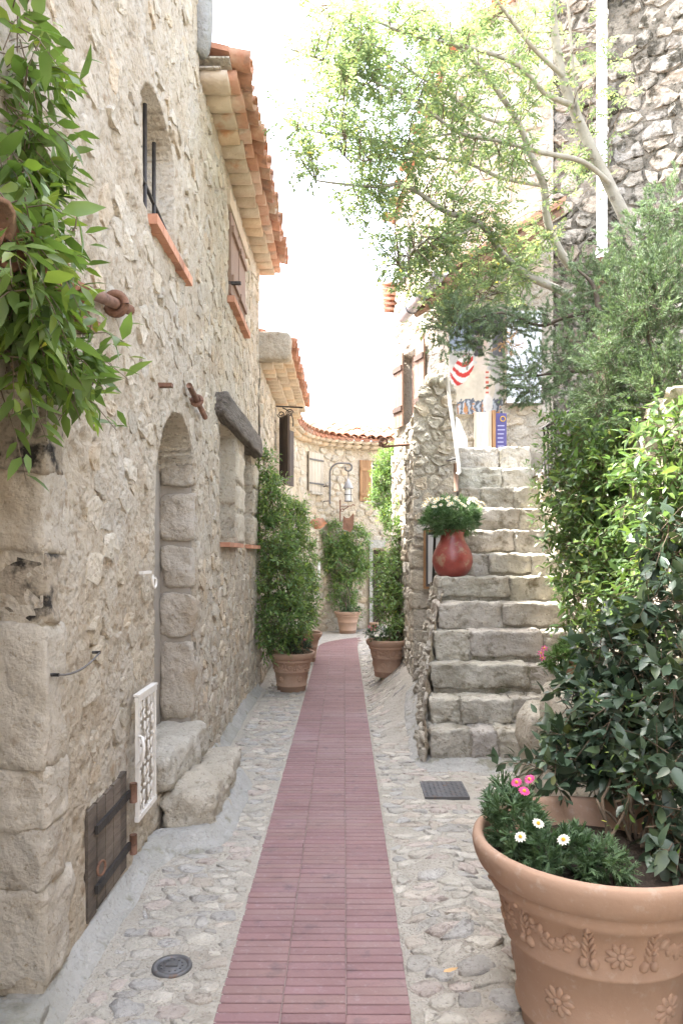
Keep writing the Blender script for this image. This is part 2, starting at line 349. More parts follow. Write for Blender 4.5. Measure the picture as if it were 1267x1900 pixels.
# ------------------------------------------------------------------ ground
def gz(x, y):
    x = np.asarray(x, float); y = np.asarray(y, float)
    m = .36 * sstep(.23, .80, x) * sstep(5.7, 7.4, y) * (1 - .75 * sstep(8.6, 11.5, y))
    rock = .085 * np.exp(-((x - .52) / .17) ** 2 - ((y - 2.85) / .42) ** 2) + .05 * np.exp(-((x - .48) / .13) ** 2 - ((y - 3.6) / .25) ** 2)
    return m + rock
def gd(x, y):           # unevenness of the ground
    x = np.asarray(x, float); y = np.asarray(y, float)
    z = gz(x, y) + fbm(x * 5, y * 5, 5, 5) * .022 + fbm(x * 1.3, y * 1.3, 9, 2) * .02
    rk_ = np.exp(-((x - .5) / .2) ** 2 - ((y - 3.0) / .6) ** 2)
    z = z + rk_ * fbm(x * 7, y * 7, 31, 5) * .09
    e = sstep(0, .10, np.maximum(XL - x, x - XR))
    return np.where(y < 15, z * e + .002 * (1 - e), z)
XL, XR = -.433, .226
def gsurf(u, v):
    X = np.stack([u, v, gd(u, v)], 1); e = .02
    nx = -(gz(u + e, v) - gz(u - e, v)) / (2 * e); ny = -(gz(u, v + e) - gz(u, v - e)) / (2 * e)
    N = np.stack([nx, ny, np.ones_like(nx)], 1); return X, N / np.linalg.norm(N, axis=1, keepdims=True)
t = mk('terrain', [(-600, -600, -.25), (600, -600, -.25), (600, 600, -.25), (-600, 600, -.25)], [(0, 1, 2, 3)], M['terrain'], smooth=False); t['kind'] = 'structure'
gx, gy = np.meshgrid(np.linspace(-1.3, 2.3, 145), np.linspace(1.3, 16, 530)); gx = gx.ravel(); gy = gy.ravel()
onpath = (gx > XL + .01) & (gx < XR - .01) & (gy < 12.6)
gzv = np.where(onpath, -.05, gd(gx, gy))
i = (np.arange(144)[None] + np.arange(529)[:, None] * 145).ravel()
ground = mk('ground', np.stack([gx, gy, gzv], 1), np.stack([i, i + 1, i + 146, i + 145], 1), M['ground'], origin=(0, 0, 0)); ground['kind'] = 'structure'
blocked = []            # (x0,x1,y0,y1) where no cobble lies
def gkeep(x, y, p):
    if XL < p[:, 0].max() and p[:, 0].min() < XR and y < 12.4 : return False
    if y > 12.2 and x > -.75 and rng.random() < .25: return False
    if x < -.86 - .03 * rng.random(): return False
    for b in ((.46, .86, 4.57, 5.0), (-.74, -.55, 2.62, 2.85), (-1.0, -.64, 3.85, 5.2)):
        if b[0] < x < b[1] and b[2] < y < b[3]: return False
    if x > .58 and 5.25 < y < 8: return False
    if x > .34 and y > 5.9 and rng.random() < .7: return False
    return rng.random() < .96
GP = ((1, .98, .95), (1.12, 1.09, 1.03), (.94, .94, .96), (1.08, 1.0, .93), (.88, .87, .87), (1.15, 1.11, 1.05), (1.06, .96, .93))
cl = cells(-.9, XL - .004, 1.9, 14.6, .105, .075, wt=.3) + cells(XR + .004, 1.35, 1.9, 15.0, .12, .08, wt=.3)
rubble(ground, gsurf, cl, M['cobble'], (.001, .010), .0055, gkeep, 300, GP, 'cobble', var=.12, dome=.55, rough=.22)
# kerb of pale cement along the foot of the walls
def fillet(name, pts, w, h, parent=None):
    pts = np.array(pts, float); L = np.r_[0, np.cumsum(np.linalg.norm(np.diff(pts, axis=0), axis=1))]; n = int(L[-1] / .05) + 2
    s = np.linspace(0, L[-1], n); C = np.stack([np.interp(s, L, pts[:, k]) for k in range(2)], 1)
    T = np.gradient(C, axis=0); T /= np.linalg.norm(T, axis=1, keepdims=True); N = np.stack([T[:, 1], -T[:, 0]], 1)
    V = []; prof = [(-.12, h * 1.0), (0, h), (w * .25, h * .62), (w * .55, h * .34), (w * .85, h * .16), (w, -.01)]; m = len(prof)
    for k in range(n):
        for a, z in prof:
            aa = a * (1 + .45 * float(fbm(np.array(s[k] * 2.2), np.array(a * 9. + 3), 3, 3))) if a > 0 else a
            q = C[k] + N[k] * aa
            V.append((q[0], q[1], float(gz(q[0], q[1])) + z * (1 + .5 * float(fbm(np.array(s[k] * 3.), np.array(a * 11.), 8, 3)))))
    Fc = [(k * m + j, (k + 1) * m + j, (k + 1) * m + j + 1, k * m + j + 1) for k in range(n - 1) for j in range(m - 1)]
    o = mk(name, V, Fc, M['fillet'], parent)
    if parent is None: o['kind'] = 'structure'
    return o
fillet('kerb', [(-1.0, 1.9), (-1.0, 3.55), (-.92, 3.82), (-.74, 3.86), (-.69, 4.0), (-.68, 4.9), (-.78, 5.2), (-1.0, 5.5), (-1.0, 8.4)], .075, .085)
fillet('kerb', [(.70, 7.0), (.63, 6.3), (.605, 5.5), (.64, 5.29), (.9, 5.28), (1.3, 5.28)], .11, .07)

# the tiled strip down the middle of the lane
path = mk('path', [(XL, 1.5, -.012), (XR, 1.5, -.012), (XR, 12.3, -.012), (XL, 12.3, -.012)], [(0, 1, 2, 3)], M['grout'], smooth=False, origin=(0, 0, 0)); path['kind'] = 'structure'
tb = MB(); w, l, h, b = .1083, .0232, .02, .0026
V = [(-w, -l, -h), (w, -l, -h), (w, l, -h), (-w, l, -h), (-w, -l, -b), (w, -l, -b), (w, l, -b), (-w, l, -b), (-w + b, -l + b, 0), (w - b, -l + b, 0), (w - b, l - b, 0), (-w + b, l - b, 0)]
TF = [(0, 1, 5, 4), (1, 2, 6, 5), (2, 3, 7, 6), (3, 0, 4, 7), (4, 5, 9, 8), (5, 6, 10, 9), (6, 7, 11, 10), (7, 4, 8, 11), (8, 9, 10, 11)]
protos = []
for k in range(7):
    o = mk('paving_tile', np.array(V), TF, M['path'], path, tint=np.array((1, 1, 1)) * (.93 + .022 * k) * np.array((1, 1 + .03 * (k % 3 - 1), 1 + .03 * (k % 2))), smooth=False, origin=(0, 0, 0)); protos.append(o)
rest = MB(); row = 0; y = 2.02; ctr = [XL + .11, XL + .33, XL + .55]; used = 0
while y < 12.3:
    for c in range(3):
        x = ctr[c] + rng.normal(0, .0009); yy = y + (.004, 0, -.006)[c] + rng.normal(0, .0004); z = .004 + rng.normal(0, .0005); rz = rng.normal(0, .004)
        if row < 100:
            k = rng.integers(7)
            if used < 7 and protos[used].location.length == 0: o = protos[used]; o.location = (x, yy, z); used += 1
            else: o = inst(protos[k], 'paving_tile', path, (x, yy, z))
            o.rotation_euler = (rng.normal(0, .004), rng.normal(0, .002), rz * .6)
        else:
            rest.add([(x + v[0], yy + v[1], z + v[2]) for v in V], TF, np.array((1, 1, 1)) * rng.uniform(.94, 1.08))
    y += .0515; row += 1
# the bend at the end: rows fan round to the right
C0 = np.array((1.3, 12.3)); R0 = C0[0] - (XL + XR) / 2
a = 0.0
while a < 1.35:
    for c in (-.22, 0, .22):
        rr = R0 - c; ca, sa = math.cos(a), math.sin(a)
        q = np.array([(C0[0] - (rr - v[0]) * ca + v[1] * sa * 1, C0[1] + (rr - v[0]) * sa + v[1] * ca, .004 + v[2]) for v in V])
        rest.add(q, TF, np.array((1, 1, 1)) * rng.uniform(.94, 1.08))
    a += .0515 / R0
for xj in (XL + .22, XL + .44):
    m = MB(); m.box(xj - .0022, xj + .0022, 1.6, 12.3, -.01, .0004); m.build('joint_line', M['fillet'], path, ).data.attributes['tint'].data.foreach_set('color', np.tile((.72, .58, .57, 1), 8).astype(np.float32))
rest.build('far_paving_tiles', M['path'], path, kind='stuff')
q = [(C0[0] - (R0 + s) * math.cos(t), C0[1] + (R0 + s) * math.sin(t), -.004) for t in np.linspace(0, 1.37, 20) for s in (-.33, .33)]
mk('path_bed', q, [(2 * k, 2 * k + 1, 2 * k + 3, 2 * k + 2) for k in range(19)], M['grout'], path, smooth=False)

# ------------------------------------------------------------------ big stone house on the left
left = thing('stone_house', 'tall rubble stone house with arched doorway, barred slit window and terracotta eave', 'house', (-1.0, 4.8, 0))
OPEN = [(1.0, 2.44, -.3, 2.02, .45, 0), (2.85, 3.37, .10, .545, .045, 0), (3.88, 4.95, .40, 2.41, .26, 1), (3.62, 4.30, 3.30, 4.02, .20, .55),
        (5.92, 6.68, 1.655, 2.63, .22, 0), (7.28, 7.95, 1.655, 2.66, .22, 0), (6.34, 7.30, 3.83, 4.56, .08, 0)]
def sdf_left(u, v):
    best = np.full(np.shape(u), 9.); dep = np.zeros(np.shape(u))
    jit = fbm(u * 6, v * 6, 21, 2) * .022
    for a, b, c, d_, dp, ar in OPEN:
        hw = (b - a) / 2; cx = (a + b) / 2
        if ar:
            top = d_ - hw * ar
            e = np.abs(u - cx) - hw; s = np.maximum(e, c - v)
            el = np.sqrt((u - cx) ** 2 + (np.maximum(v - top, 0) / ar) ** 2) - hw
            s = np.where(v > top, el, s)
        else:
            s = np.maximum(np.maximum(a - u, u - b), np.maximum(c - v, v - d_))
        s = s + (jit if dp > .1 else 0)
        dep = np.where(s < best, dp, dep); best = np.minimum(best, s)
    return best, dep
def S_left(u, v):
    z = np.zeros_like(u); bul = fbm(u * .7, v * .7, 2, 2) * .05
    X = np.stack([-1.0 + bul, u, v], 1); N = np.zeros_like(X); N[:, 0] = 1; return X, N
gridwall('wall', S_left, 1.1, 8.55, -.1, 5.75, .0145, M['mortar'], left, sdf_left, keep=lambda u, v: (v < 4.9) | (u < 5.07), amp=.012, freq=7., pits=9.)
c = MB(); c.box(-5, -1.0, -9, 1.09, -.1, 5.7); c.box(-5, -1.5, 1.1, 8.5, -.1, 4.85); c.box(-5, -1.5, 1.1, 5.0, 4.86, 5.65); c.box(-1.495, -1.04, 1.1, 5.05, 5.65, 5.73); c.box(-1.495, -1.03, 5.06, 8.53, 4.80, 4.93); c.box(-1.495, -1.03, 8.49, 8.545, -.1, 4.79); c.box(-1.495, -1.03, 5.0, 5.065, 4.94, 5.64)  # first box carries the house on, unseen, behind the camera; cuts sky light
c.build('wall_core', M['mortar'], left)
def lkeep(u, v, p):
    q = sdf_left(np.array([p[:, 0]]).ravel(), np.array([p[:, 1]]).ravel())[0]
    if q.min() < .004: return False
    if v > 4.8 and u > 5.0: return False
    if u < 2.85 and v < 2.2: return rng.random() < .12
    f = .42 if u < 3.9 else .58 if u < 5.2 else .8
    if v > 2.6: f *= .85
    return rng.random() < f
LP = ((1, 1, 1), (1.06, 1.05, 1.03), (1.06, 1.02, .95), (.96, .95, .93), (1.08, 1.07, 1.05), (.93, .91, .88), (1.07, .99, .89), (1.02, 1.02, 1.0))
rubble(left, S_left, cells(1.9, 8.5, .03, 5.6, .165, .115, wt=.3), M['stone'], (.0005, .011), .003, lkeep, 300, LP, rough=.3, dome=.75, var=.11, flat=True)
# great quoin blocks round the near doorway (jamb and face)
for k, (z0, z1, l0, l1, dx, mm) in enumerate(((.10, .43, 2.42, 2.66, .42, 'quoin'), (.435, .63, 2.425, 2.58, .40, 'quoin'), (.635, .83, 2.42, 2.63, .42, 'quoin'), (.835, 1.315, 2.415, 2.60, .44, 'quoin'),
                                         (1.33, 1.55, 2.435, 2.55, .38, 'darkstone'), (1.56, 1.83, 2.415, 2.61, .44, 'quoin'), (1.835, 2.035, 2.42, 2.58, .43, 'darkstone'), (2.05, 2.34, 2.20, 2.62, .2, 'quoin'))):
    Vb, Fb = block((-1.0 - dx / 2 + .010, (l0 + l1) / 2, (z0 + z1) / 2), (dx, l1 - l0, z1 - z0 + .012), .04, .016, k, 12, 6.)
    mk('quoin_stone', Vb, Fb, M[mm], left, tint=np.array((1, 1, 1)) * rng.uniform(.94, 1.1))
m = MB(); m.box(-1.42, -1.004, 2.432, 2.56, .08, 2.05); m.build('quoin_mortar', M['mortar'], left)
m = MB(); m.box(-1.235, -1.035, 4.905, 4.99, .42, 2.02); m.build('jamb_mortar', M['doorgrey'], left)
Vb, Fb = block((-1.2, 1.75, 2.20), (.42, .92, .30), .1, .01, 3, 6, 6.); mk('lintel_stone', Vb, Fb, M['quoin'], left)
Vb, Fb = block((-1.17, 1.85, .055), (.42, 1.15, .07), .08, .004, 3, 6, 6.); mk('door_sill', Vb, Fb, M['fillet'], left)
c = MB(); c.box(-1.46, -1.42, 1.1, 2.43, .0, 2.1); c.build('door', M['darkwood'], left)
# arched door recess: big jamb stones, threshold and rendered infill
for k, (z0, z1, w_) in enumerate(((.44, .98, .17), (1.0, 1.30, .19), (1.32, 1.62, .16), (1.64, 1.98, .18))):
    Vb, Fb = block((-1.12, 4.93 + .03, (z0 + z1) / 2), (w_ + .05, .15, z1 - z0 - .02), .09, .022, 40 + k, 10, 7.)
    mk('jamb_stone', Vb, Fb, M['quoin'], left, tint=np.array((1.06, 1.05, 1.05)))
for k, (yc, zc, sy, sz) in enumerate(((4.91, 2.10, .13, .2),)):
    Vb, Fb = block((-1.125, yc + .02, zc + .02), (.23, sy, sz), .09, .022, 240 + k, 10, 7.); mk('arch_stone', Vb, Fb, M['quoin'], left)
for k, (yc, zc, sx, sy, sz) in enumerate(((4.2, .36, .30, .55, .20), (4.72, .33, .32, .50, .20))):
    Vb, Fb = block((-1.08, yc, zc), (sx, sy, sz), .11, .03, 60 + k, 10, 5.); mk('threshold_stone', Vb, Fb, M['palestone'], left)
c = MB(); c.box(-1.258, -1.235, 3.86, 4.97, .40, 2.36); c.build('door', M['doorgrey'], left)
# slit window: two bars, a cross bar, brick sill
wdw = mk('window', [(-1.19, 3.60, 3.28), (-1.19, 4.34, 3.28), (-1.19, 4.34, 4.05), (-1.19, 3.60, 4.05)], [(0, 1, 2, 3)], M['glass'], left, smooth=False)
for yb, z1 in ((3.79, 3.90), (3.97, 3.80)):
    m = MB(); m.tube([(-1.035, yb, 3.29), (-1.035, yb, z1)], .011, 8); m.build('bar', M['iron'], wdw, smooth=True)
m = MB(); m.tube([(-1.036, 3.64, 3.50), (-1.036, 4.22, 3.44)], .011, 8); m.build('bar', M['iron'], wdw, smooth=True)
bw = .125
for k in range(7):
    m = MB(); y0 = 3.72 + k * bw; m.box(-1.10, -.952, y0, y0 + bw - .008, 3.245, 3.298 + rng.uniform(-.003, .003), np.array((1, 1, 1)) * rng.uniform(.8, 1.15)); m.build('sill_brick', M['brick'], left)
# pair of openings under an old beam, tile sills
Vb, Fb = block((-.99, 6.98, 2.745), (.16, 2.62, .215), .09, .018, 9, 9, 6.); mk('lintel_beam', Vb, Fb, M['lintel'], left)
for y0, y1 in ((5.92, 6.70), (7.27, 7.97)):
    mm = MB(); mm.add([(-1.215, y0 - .05, 1.6), (-1.215, y1 + .05, 1.6), (-1.215, y1 + .05, 2.7), (-1.215, y0 - .05, 2.7)], [(0, 1, 2, 3)]); w2 = mm.build('window', M['glass'], left)
    m = MB()
    m.box(-1.21, -1.17, y0, y0 + .05, 1.66, 2.63); m.box(-1.21, -1.17, (y0 + y1) / 2 - .02, (y0 + y1) / 2 + .02, 1.66, 2.63); m.box(-1.208, -1.172, y0, y1, 1.655, 1.70)
    m.build('frame', M['brownwood'], w2)
    for k in range(4):
        m = MB(); s0 = y0 - .01 + k * .21; m.box(-1.2, -.925, s0, s0 + .203, 1.618, 1.655, np.array((1, 1, 1)) * rng.uniform(.88, 1.12)); m.build('sill_brick', M['brick'], left)
for k, (yc, zc, sz) in enumerate(((6.95, 1.80, .28), (6.98, 2.08, .24), (6.95, 2.36, .29), (8.1, 1.82, .3), (8.12, 2.14, .28), (8.1, 2.42, .24))):
    Vb, Fb = block((-1.09, yc, zc), (.235, .53 if yc < 7.5 else .32, sz), .09, .018, 80 + k, 9, 7.); mk('jamb_stone', Vb, Fb, M['stone'], left, tint=np.array((1.1, 1.09, 1.06)) * rng.uniform(.9, 1.08))
# shuttered upper window
w2 = mk('window', [(-1.07, 6.3, 3.8), (-1.07, 7.34, 3.8), (-1.07, 7.34, 4.6), (-1.07, 6.3, 4.6)], [(0, 1, 2, 3)], M['glass'], left, smooth=False)
for y0, y1 in ((6.36, 6.80), (6.84, 7.28)):
    m = MB(); m.box(-1.04, -.985, y0, y1, 3.84, 4.55); m.build('shutter', M['brownwood'], w2)
    m = MB(); m.box(-.984, -.962, y0 + .02, y1 - .02, 3.95, 4.01); m.box(-.984, -.962, y0 + .02, y1 - .02, 4.38, 4.44); m.build('ledger', M['brownwood'], w2)
m = MB(); m.box(-1.02, -.90, 6.36, 6.39, 3.92, 3.945); m.build('shutter_stay', M['iron'], w2)
for k in range(8):
    m = MB(); y0 = 6.3 + k * .135; m.box(-1.1, -.945, y0, y0 + .127, 3.745, 3.80, np.array((1, 1, 1)) * rng.uniform(.8, 1.1)); m.build('sill_brick', M['brick'], left)
m = MB(); m.box(-1.05, -.975, 6.25, 7.4, 4.565, 4.70); m.build('lintel_beam', M['genoise'], left)
# eave: corbelled courses and barrel tiles
def barrel_mesh(L, r0, r1, th=.016, n=7):
    V = []; Fc = []
    for x, r in ((0, r0), (L, r1)):
        for rr in (r, r - th):
            for k in range(n):
                q = math.pi * k / (n - 1); V.append((x, rr * math.cos(q), rr * math.sin(q) * .85))
    A, B, C_, D = 0, n, 2 * n, 3 * n
    for k in range(n - 1):
        Fc += [(A + k, C_ + k, C_ + k + 1, A + k + 1), (B + k, B + k + 1, D + k + 1, D + k), (A + k, A + k + 1, B + k + 1, B + k), (C_ + k, D + k, D + k + 1, C_ + k + 1)]
    Fc += [(A, B, D, C_), (A + n - 1, C_ + n - 1, D + n - 1, B + n - 1)]
    return np.array(V), Fc
def corbel_mesh(L, w, h, n=6):
    """a tile end of an eave course: soffit bowed downwards; runs along +x"""
    pts = [(w / 2 * math.cos(math.pi + math.pi * k / (n - 1)), h * .55 * math.sin(math.pi + math.pi * k / (n - 1))) for k in range(n)]
    pts = [(-w / 2, h * .5)] + pts + [(w / 2, h * .5)]; m = len(pts)
    V = [(0, a, b) for a, b in pts] + [(L, a * .98, b) for a, b in pts]
    return np.array(V), [tuple(range(m)), tuple(range(m, 2 * m))[::-1]] + [(i, m + i, m + (i + 1) % m, (i + 1) % m) for i in range(m)]
BV, BF = barrel_mesh(.42, .098, .084); CV, CF = corbel_mesh(.30, .205, .075)
def protos_of(name, V, Fc, mat, parent, tints, smooth=True):
    return [mk(name, V, Fc, mat, parent, tint=np.array(t), smooth=smooth, origin=(0, 0, 0)) for t in tints]
class Course:
    """places pieces: the first few are the prototypes themselves, the others share their meshes"""
    def __init__(s, name, V, Fc, mat, parent, tints): s.p = protos_of(name, V, Fc, mat, parent, tints); s.n = 0; s.name = name; s.parent = parent
    def put(s, loc, rot=(0, 0, 0), scale=(1, 1, 1)):
        if s.n < len(s.p): o = s.p[s.n]; o.location = np.asarray(loc) - WL[s.parent]; WL[o] = np.asarray(loc, float)
        else: o = inst(s.p[rng.integers(len(s.p))], s.name, s.parent, loc)
        o.rotation_euler = rot; o.scale = scale; s.n += 1; return o
TT = [(1, 1, 1), (1.12, 1.1, 1.1), (.85, .9, .92), (1.1, .92, .82), (.95, 1.15, 1.25), (.8, .8, .8)]
CT = [(1, 1, 1), (1.08, 1.08, 1.06), (.92, .9, .88), (1.1, 1.0, .9)]
pi = math.pi
gen1 = Course('eave_tile', CV, CF, M['genoise'], left, CT); gen2 = Course('eave_tile', CV, CF, M['terra'], left, [(1.05, 1.15, 1.2), (1.1, 1.35, 1.5), (.95, 1, 1), (1.15, 1.6, 1.9)]); rt = Course('roof_tile', BV, BF, M['terra'], left, TT)
n = 17; pit = 3.62 / n
for k in range(n):
    yc = 5.10 + (k + .5) * pit
    gen1.put((-.835 + rng.normal(0, .006), yc, 4.915), (0, rng.normal(0, .02), pi + rng.normal(0, .02)), (1, pit / .205 * .97, 1))
    gen2.put((-.76 + rng.normal(0, .006), yc + pit * .5, 4.985), (0, rng.normal(0, .02), pi + rng.normal(0, .02)), (1, pit / .205 * .97, 1))
    rt.put((-.665 + rng.normal(0, .012), yc, 5.09 + rng.normal(0, .006)), (pi, -.0 + R(-12), pi + rng.normal(0, .03)), (1, 1, 1))
    rt.put((-.685 + rng.normal(0, .014), yc + pit * .5, 5.075 + rng.normal(0, .006)), (0, R(-12), pi + rng.normal(0, .03)), (1, 1, 1))
m = MB(); m.box(-1.3, -.86, 5.075, 8.72, 4.95, 4.962); m.box(-1.3, -.80, 5.08, 8.715, 5.022, 5.034); m.build('eave_mortar', M['palemortar'], left)
m = MB(); m.add([(-.80, 5.07, 5.06), (-.80, 8.75, 5.06), (-4.6, 8.75, 5.95), (-4.6, 5.07, 5.95), (-.80, 5.07, 5.10), (-.80, 8.75, 5.10), (-4.6, 8.75, 5.99), (-4.6, 5.07, 5.99)], [(3, 2, 1, 0), (4, 5, 6, 7), (0, 1, 5, 4), (1, 2, 6, 5), (2, 3, 7, 6), (3, 0, 4, 7)]); m.build('roof', M['terra'], left)
for k in range(n):
    for j in range(1, 5): rt.put((-.735 - j * .37, 5.10 + (k + 1.0) * pit, 5.10 + j * .37 * .235), (0, R(-12), pi))
# end of the taller wall: rounded cement verge with a bit of pipe
Vb, Fb = block((-.99, 5.04, 5.40), (.16, .16, .8), .3, .015, 5, 7, 5.); mk('verge', Vb, Fb, M['fillet'], left, tint=np.array((.72, .74, .76)))

# ------------------------------------------------------------------ second house on the left
sec = thing('stone_house', 'low stone house with deep corbelled tile eave and dark open shutters', 'house', (-1.0, 10.4, 0))
def S_sec(u, v):
    X = np.stack([-1.0 + 0.02 * np.sin(u), u, v], 1); N = np.zeros_like(X); N[:, 0] = 1; return X, N
def sdf_sec(u, v):
    s = np.maximum(np.maximum(11.0 - u, u - 11.85), np.maximum(2.70 - v, v - 3.62)); return s, np.full(np.shape(u), .12)
gridwall('wall', S_sec, 8.552, 12.42, -.1, 3.86, .03, M['mortar'], sec, sdf_sec, amp=.014)
rubble(sec, S_sec, cells(8.6, 12.4, .02, 3.8, .2, .14), M['stone'], (.005, .02), .01, lambda u, v, p: sdf_sec(p[:, 0], p[:, 1])[0].min() > .01 and rng.random() < .8, 300, LP, rough=.16, dome=.5, var=.1)
m = MB(); m.box(-5, -1.2, 8.56, 12.4, -.1, 3.85); m.box(-1.19, -1.03, 8.56, 12.4, 3.7, 3.84); m.build('wall_core', M['mortar'], sec)
wdw = mk('window', [(-1.10, 10.95, 2.65), (-1.10, 11.9, 2.65), (-1.10, 11.9, 3.68), (-1.10, 10.95, 3.68)], [(0, 1, 2, 3)], M['glass'], sec, smooth=False)
for y0, ang in ((11.0, .24), (11.85, .16)):
    dx = .43 * math.sin(ang * 3.0); dy = -.43 * math.cos(ang * 3.0) * (1 if y0 < 11.5 else -1)
    a = np.array((-.96, y0, 0)); b = a + (dx * .55, dy, 0)
    for q in range(4):
        m = MB(); p0 = a + (b - a) * q / 4; p1 = a + (b - a) * (q + .93) / 4; t_ = np.array((-(b - a)[1], (b - a)[0], 0)); t_ /= np.linalg.norm(t_); t_ *= .016
        m.prism([p0 - t_, p1 - t_, p1 + t_, p0 + t_], np.array((0, 0, 2.70)), np.array((0, 0, 3.62))); m.build('shutter_plank', M['darkwood'], wdw)
g2 = Course('eave_tile', CV, CF, M['genoise'], sec, CT); r2 = Course('roof_tile', BV, BF, M['terra'], sec, TT)
n = 19; pit = 3.75 / n
for k in range(n):
    yc = 8.72 + (k + .5) * pit
    for j in range(3): g2.put((-.86 + j * .105 + rng.normal(0, .005), yc + (j % 2) * pit / 2, 3.845 + j * .085), (0, rng.normal(0, .02), pi + rng.normal(0, .02)), (1.2, pit / .205 * .97, 1.05))
    r2.put((-.575 + rng.normal(0, .01), yc, 4.14), (pi, R(-14), pi + rng.normal(0, .03)))
    r2.put((-.59 + rng.normal(0, .012), yc + pit / 2, 4.125), (0, R(-14), pi + rng.normal(0, .03)))
    for j in range(1, 4): r2.put((-.60 - j * .37, yc + pit / 2, 4.135 + j * .37 * .26), (0, R(-14), pi))
m = MB(); m.box(-1.3, -.88, 8.74, 12.46, 3.884, 3.895); m.box(-1.3, -.78, 8.745, 12.455, 3.968, 3.98); m.box(-1.3, -.68, 8.735, 12.45, 4.052, 4.064); m.build('eave_mortar', M['palemortar'], sec)
m = MB(); m.add([(-.66, 8.60, 4.08), (-.66, 12.5, 4.08), (-4.6, 12.5, 5.06), (-4.6, 8.60, 5.06), (-.66, 8.60, 4.12), (-.66, 12.5, 4.12), (-4.6, 12.5, 5.1), (-4.6, 8.60, 5.1)], [(3, 2, 1, 0), (4, 5, 6, 7), (0, 1, 5, 4), (1, 2, 6, 5), (2, 3, 7, 6), (3, 0, 4, 7)]); m.build('roof', M['terra'], sec)
Vb, Fb = block((-.88, 8.64, 4.02), (.52, .17, .34), .16, .012, 77, 7, 5.); mk('verge', Vb, Fb, M['quoin'], sec, tint=np.array((1.0, .98, .95)))

# ------------------------------------------------------------------ curved house closing the lane
back = thing('stone_house', 'curved stone house closing the lane with shuttered windows and tiled roof', 'house', (-.2, 15.2, 0))
tt = np.linspace(0, 1, 200)[:, None]
Bz = (1 - tt) ** 3 * np.array((-1.0, 12.44)) + 3 * (1 - tt) ** 2 * tt * np.array((-1.0, 14.6)) + 3 * (1 - tt) * tt ** 2 * np.array((-.5, 15.25)) + tt ** 3 * np.array((2.1, 15.35))
BL = np.r_[0, np.cumsum(np.linalg.norm(np.diff(Bz, axis=0), axis=1))]; BT = np.gradient(Bz, axis=0); BT /= np.linalg.norm(BT, axis=1, keepdims=True); ULEN = BL[-1]
def S_back(u, v):
    u = np.asarray(u, float); x = np.interp(u, BL, Bz[:, 0]); y = np.interp(u, BL, Bz[:, 1]); tx = np.interp(u, BL, BT[:, 0]); ty = np.interp(u, BL, BT[:, 1])
    return np.stack([x, y, np.asarray(v, float) + 0 * x], 1), np.stack([ty, -tx, 0 * tx], 1)
def ux(ratio):          # arc length where the wall is seen at x/d = ratio
    return float(np.interp(ratio, Bz[:, 0] / Bz[:, 1], BL))
def upx(px): return ux((px - VX) / F)
BO = [(upx(543), upx(554), 2.52, 3.15, .05, 1), (upx(570), upx(597), 2.80, 3.55, .05, 0), (upx(666), upx(704), 2.66, 3.52, .12, 0), (upx(689), upx(712), -.2, 1.68, .2, 0)]
def sdf_back(u, v):
    best = np.full(np.shape(u), 9.); dep = np.zeros(np.shape(u))
    for a, b, c_, d_, dp, ar in BO:
        hw = (b - a) / 2; cx = (a + b) / 2; top = d_ - hw * ar
        s = np.maximum(np.abs(u - cx) - hw, np.maximum(c_ - v, v - d_))
        if ar: s = np.where(v > top, np.sqrt((u - cx) ** 2 + np.maximum(v - top, 0) ** 2) - hw, s)
        dep = np.where(s < best, dp, dep); best = np.minimum(best, s)
    return best, dep
gridwall('wall', S_back, 0, ULEN, -.1, 3.80, .033, M['mortar'], back, sdf_back, amp=.012, tint=np.array((1.08, 1.06, 1.04)))
rubble(back, S_back, cells(.02, ULEN - .02, .0, 3.74, .19, .14), M['stone'], (.005, .022), .012, lambda u, v, p: sdf_back(p[:, 0], p[:, 1])[0].min() > .01 and rng.random() < .85, 300, tuple(np.array(p) * 1.06 for p in LP), rough=.16, dome=.5, var=.12)
q, _ = S_back(np.linspace(0, ULEN, 24), np.zeros(24)); _, nn = S_back(np.linspace(0, ULEN, 24), np.zeros(24))
o1 = q - nn * .25; o2 = q - nn * 2.2
V = []
for k in range(24): V += [(o1[k, 0], o1[k, 1], -.1), (o2[k, 0], o2[k, 1], -.1), (o1[k, 0], o1[k, 1], 3.75), (o2[k, 0], o2[k, 1], 4.25)]
Fc = []
for k in range(23): a = 4 * k; b = a + 4; Fc += [(a, b, b + 2, a + 2), (a + 1, a + 3, b + 3, b + 1), (a + 2, b + 2, b + 3, a + 3)]
mk('wall_core', V, Fc, M['mortar'], back, smooth=False)
g3 = Course('eave_tile', CV, CF, M['genoise'], back, CT); r3 = Course('roof_tile', BV, BF, M['terra'], back, TT)
nb = int(ULEN / .2)
def orient(ax, flip=False):
    x = Vector(ax).normalized(); z = Vector((0, 0, 1)) - x * x.z; z.normalize(); y = z.cross(x)
    if flip: y = -y; z = -z
    from mathutils import Matrix
    return Matrix((x, y, z)).transposed().to_euler()
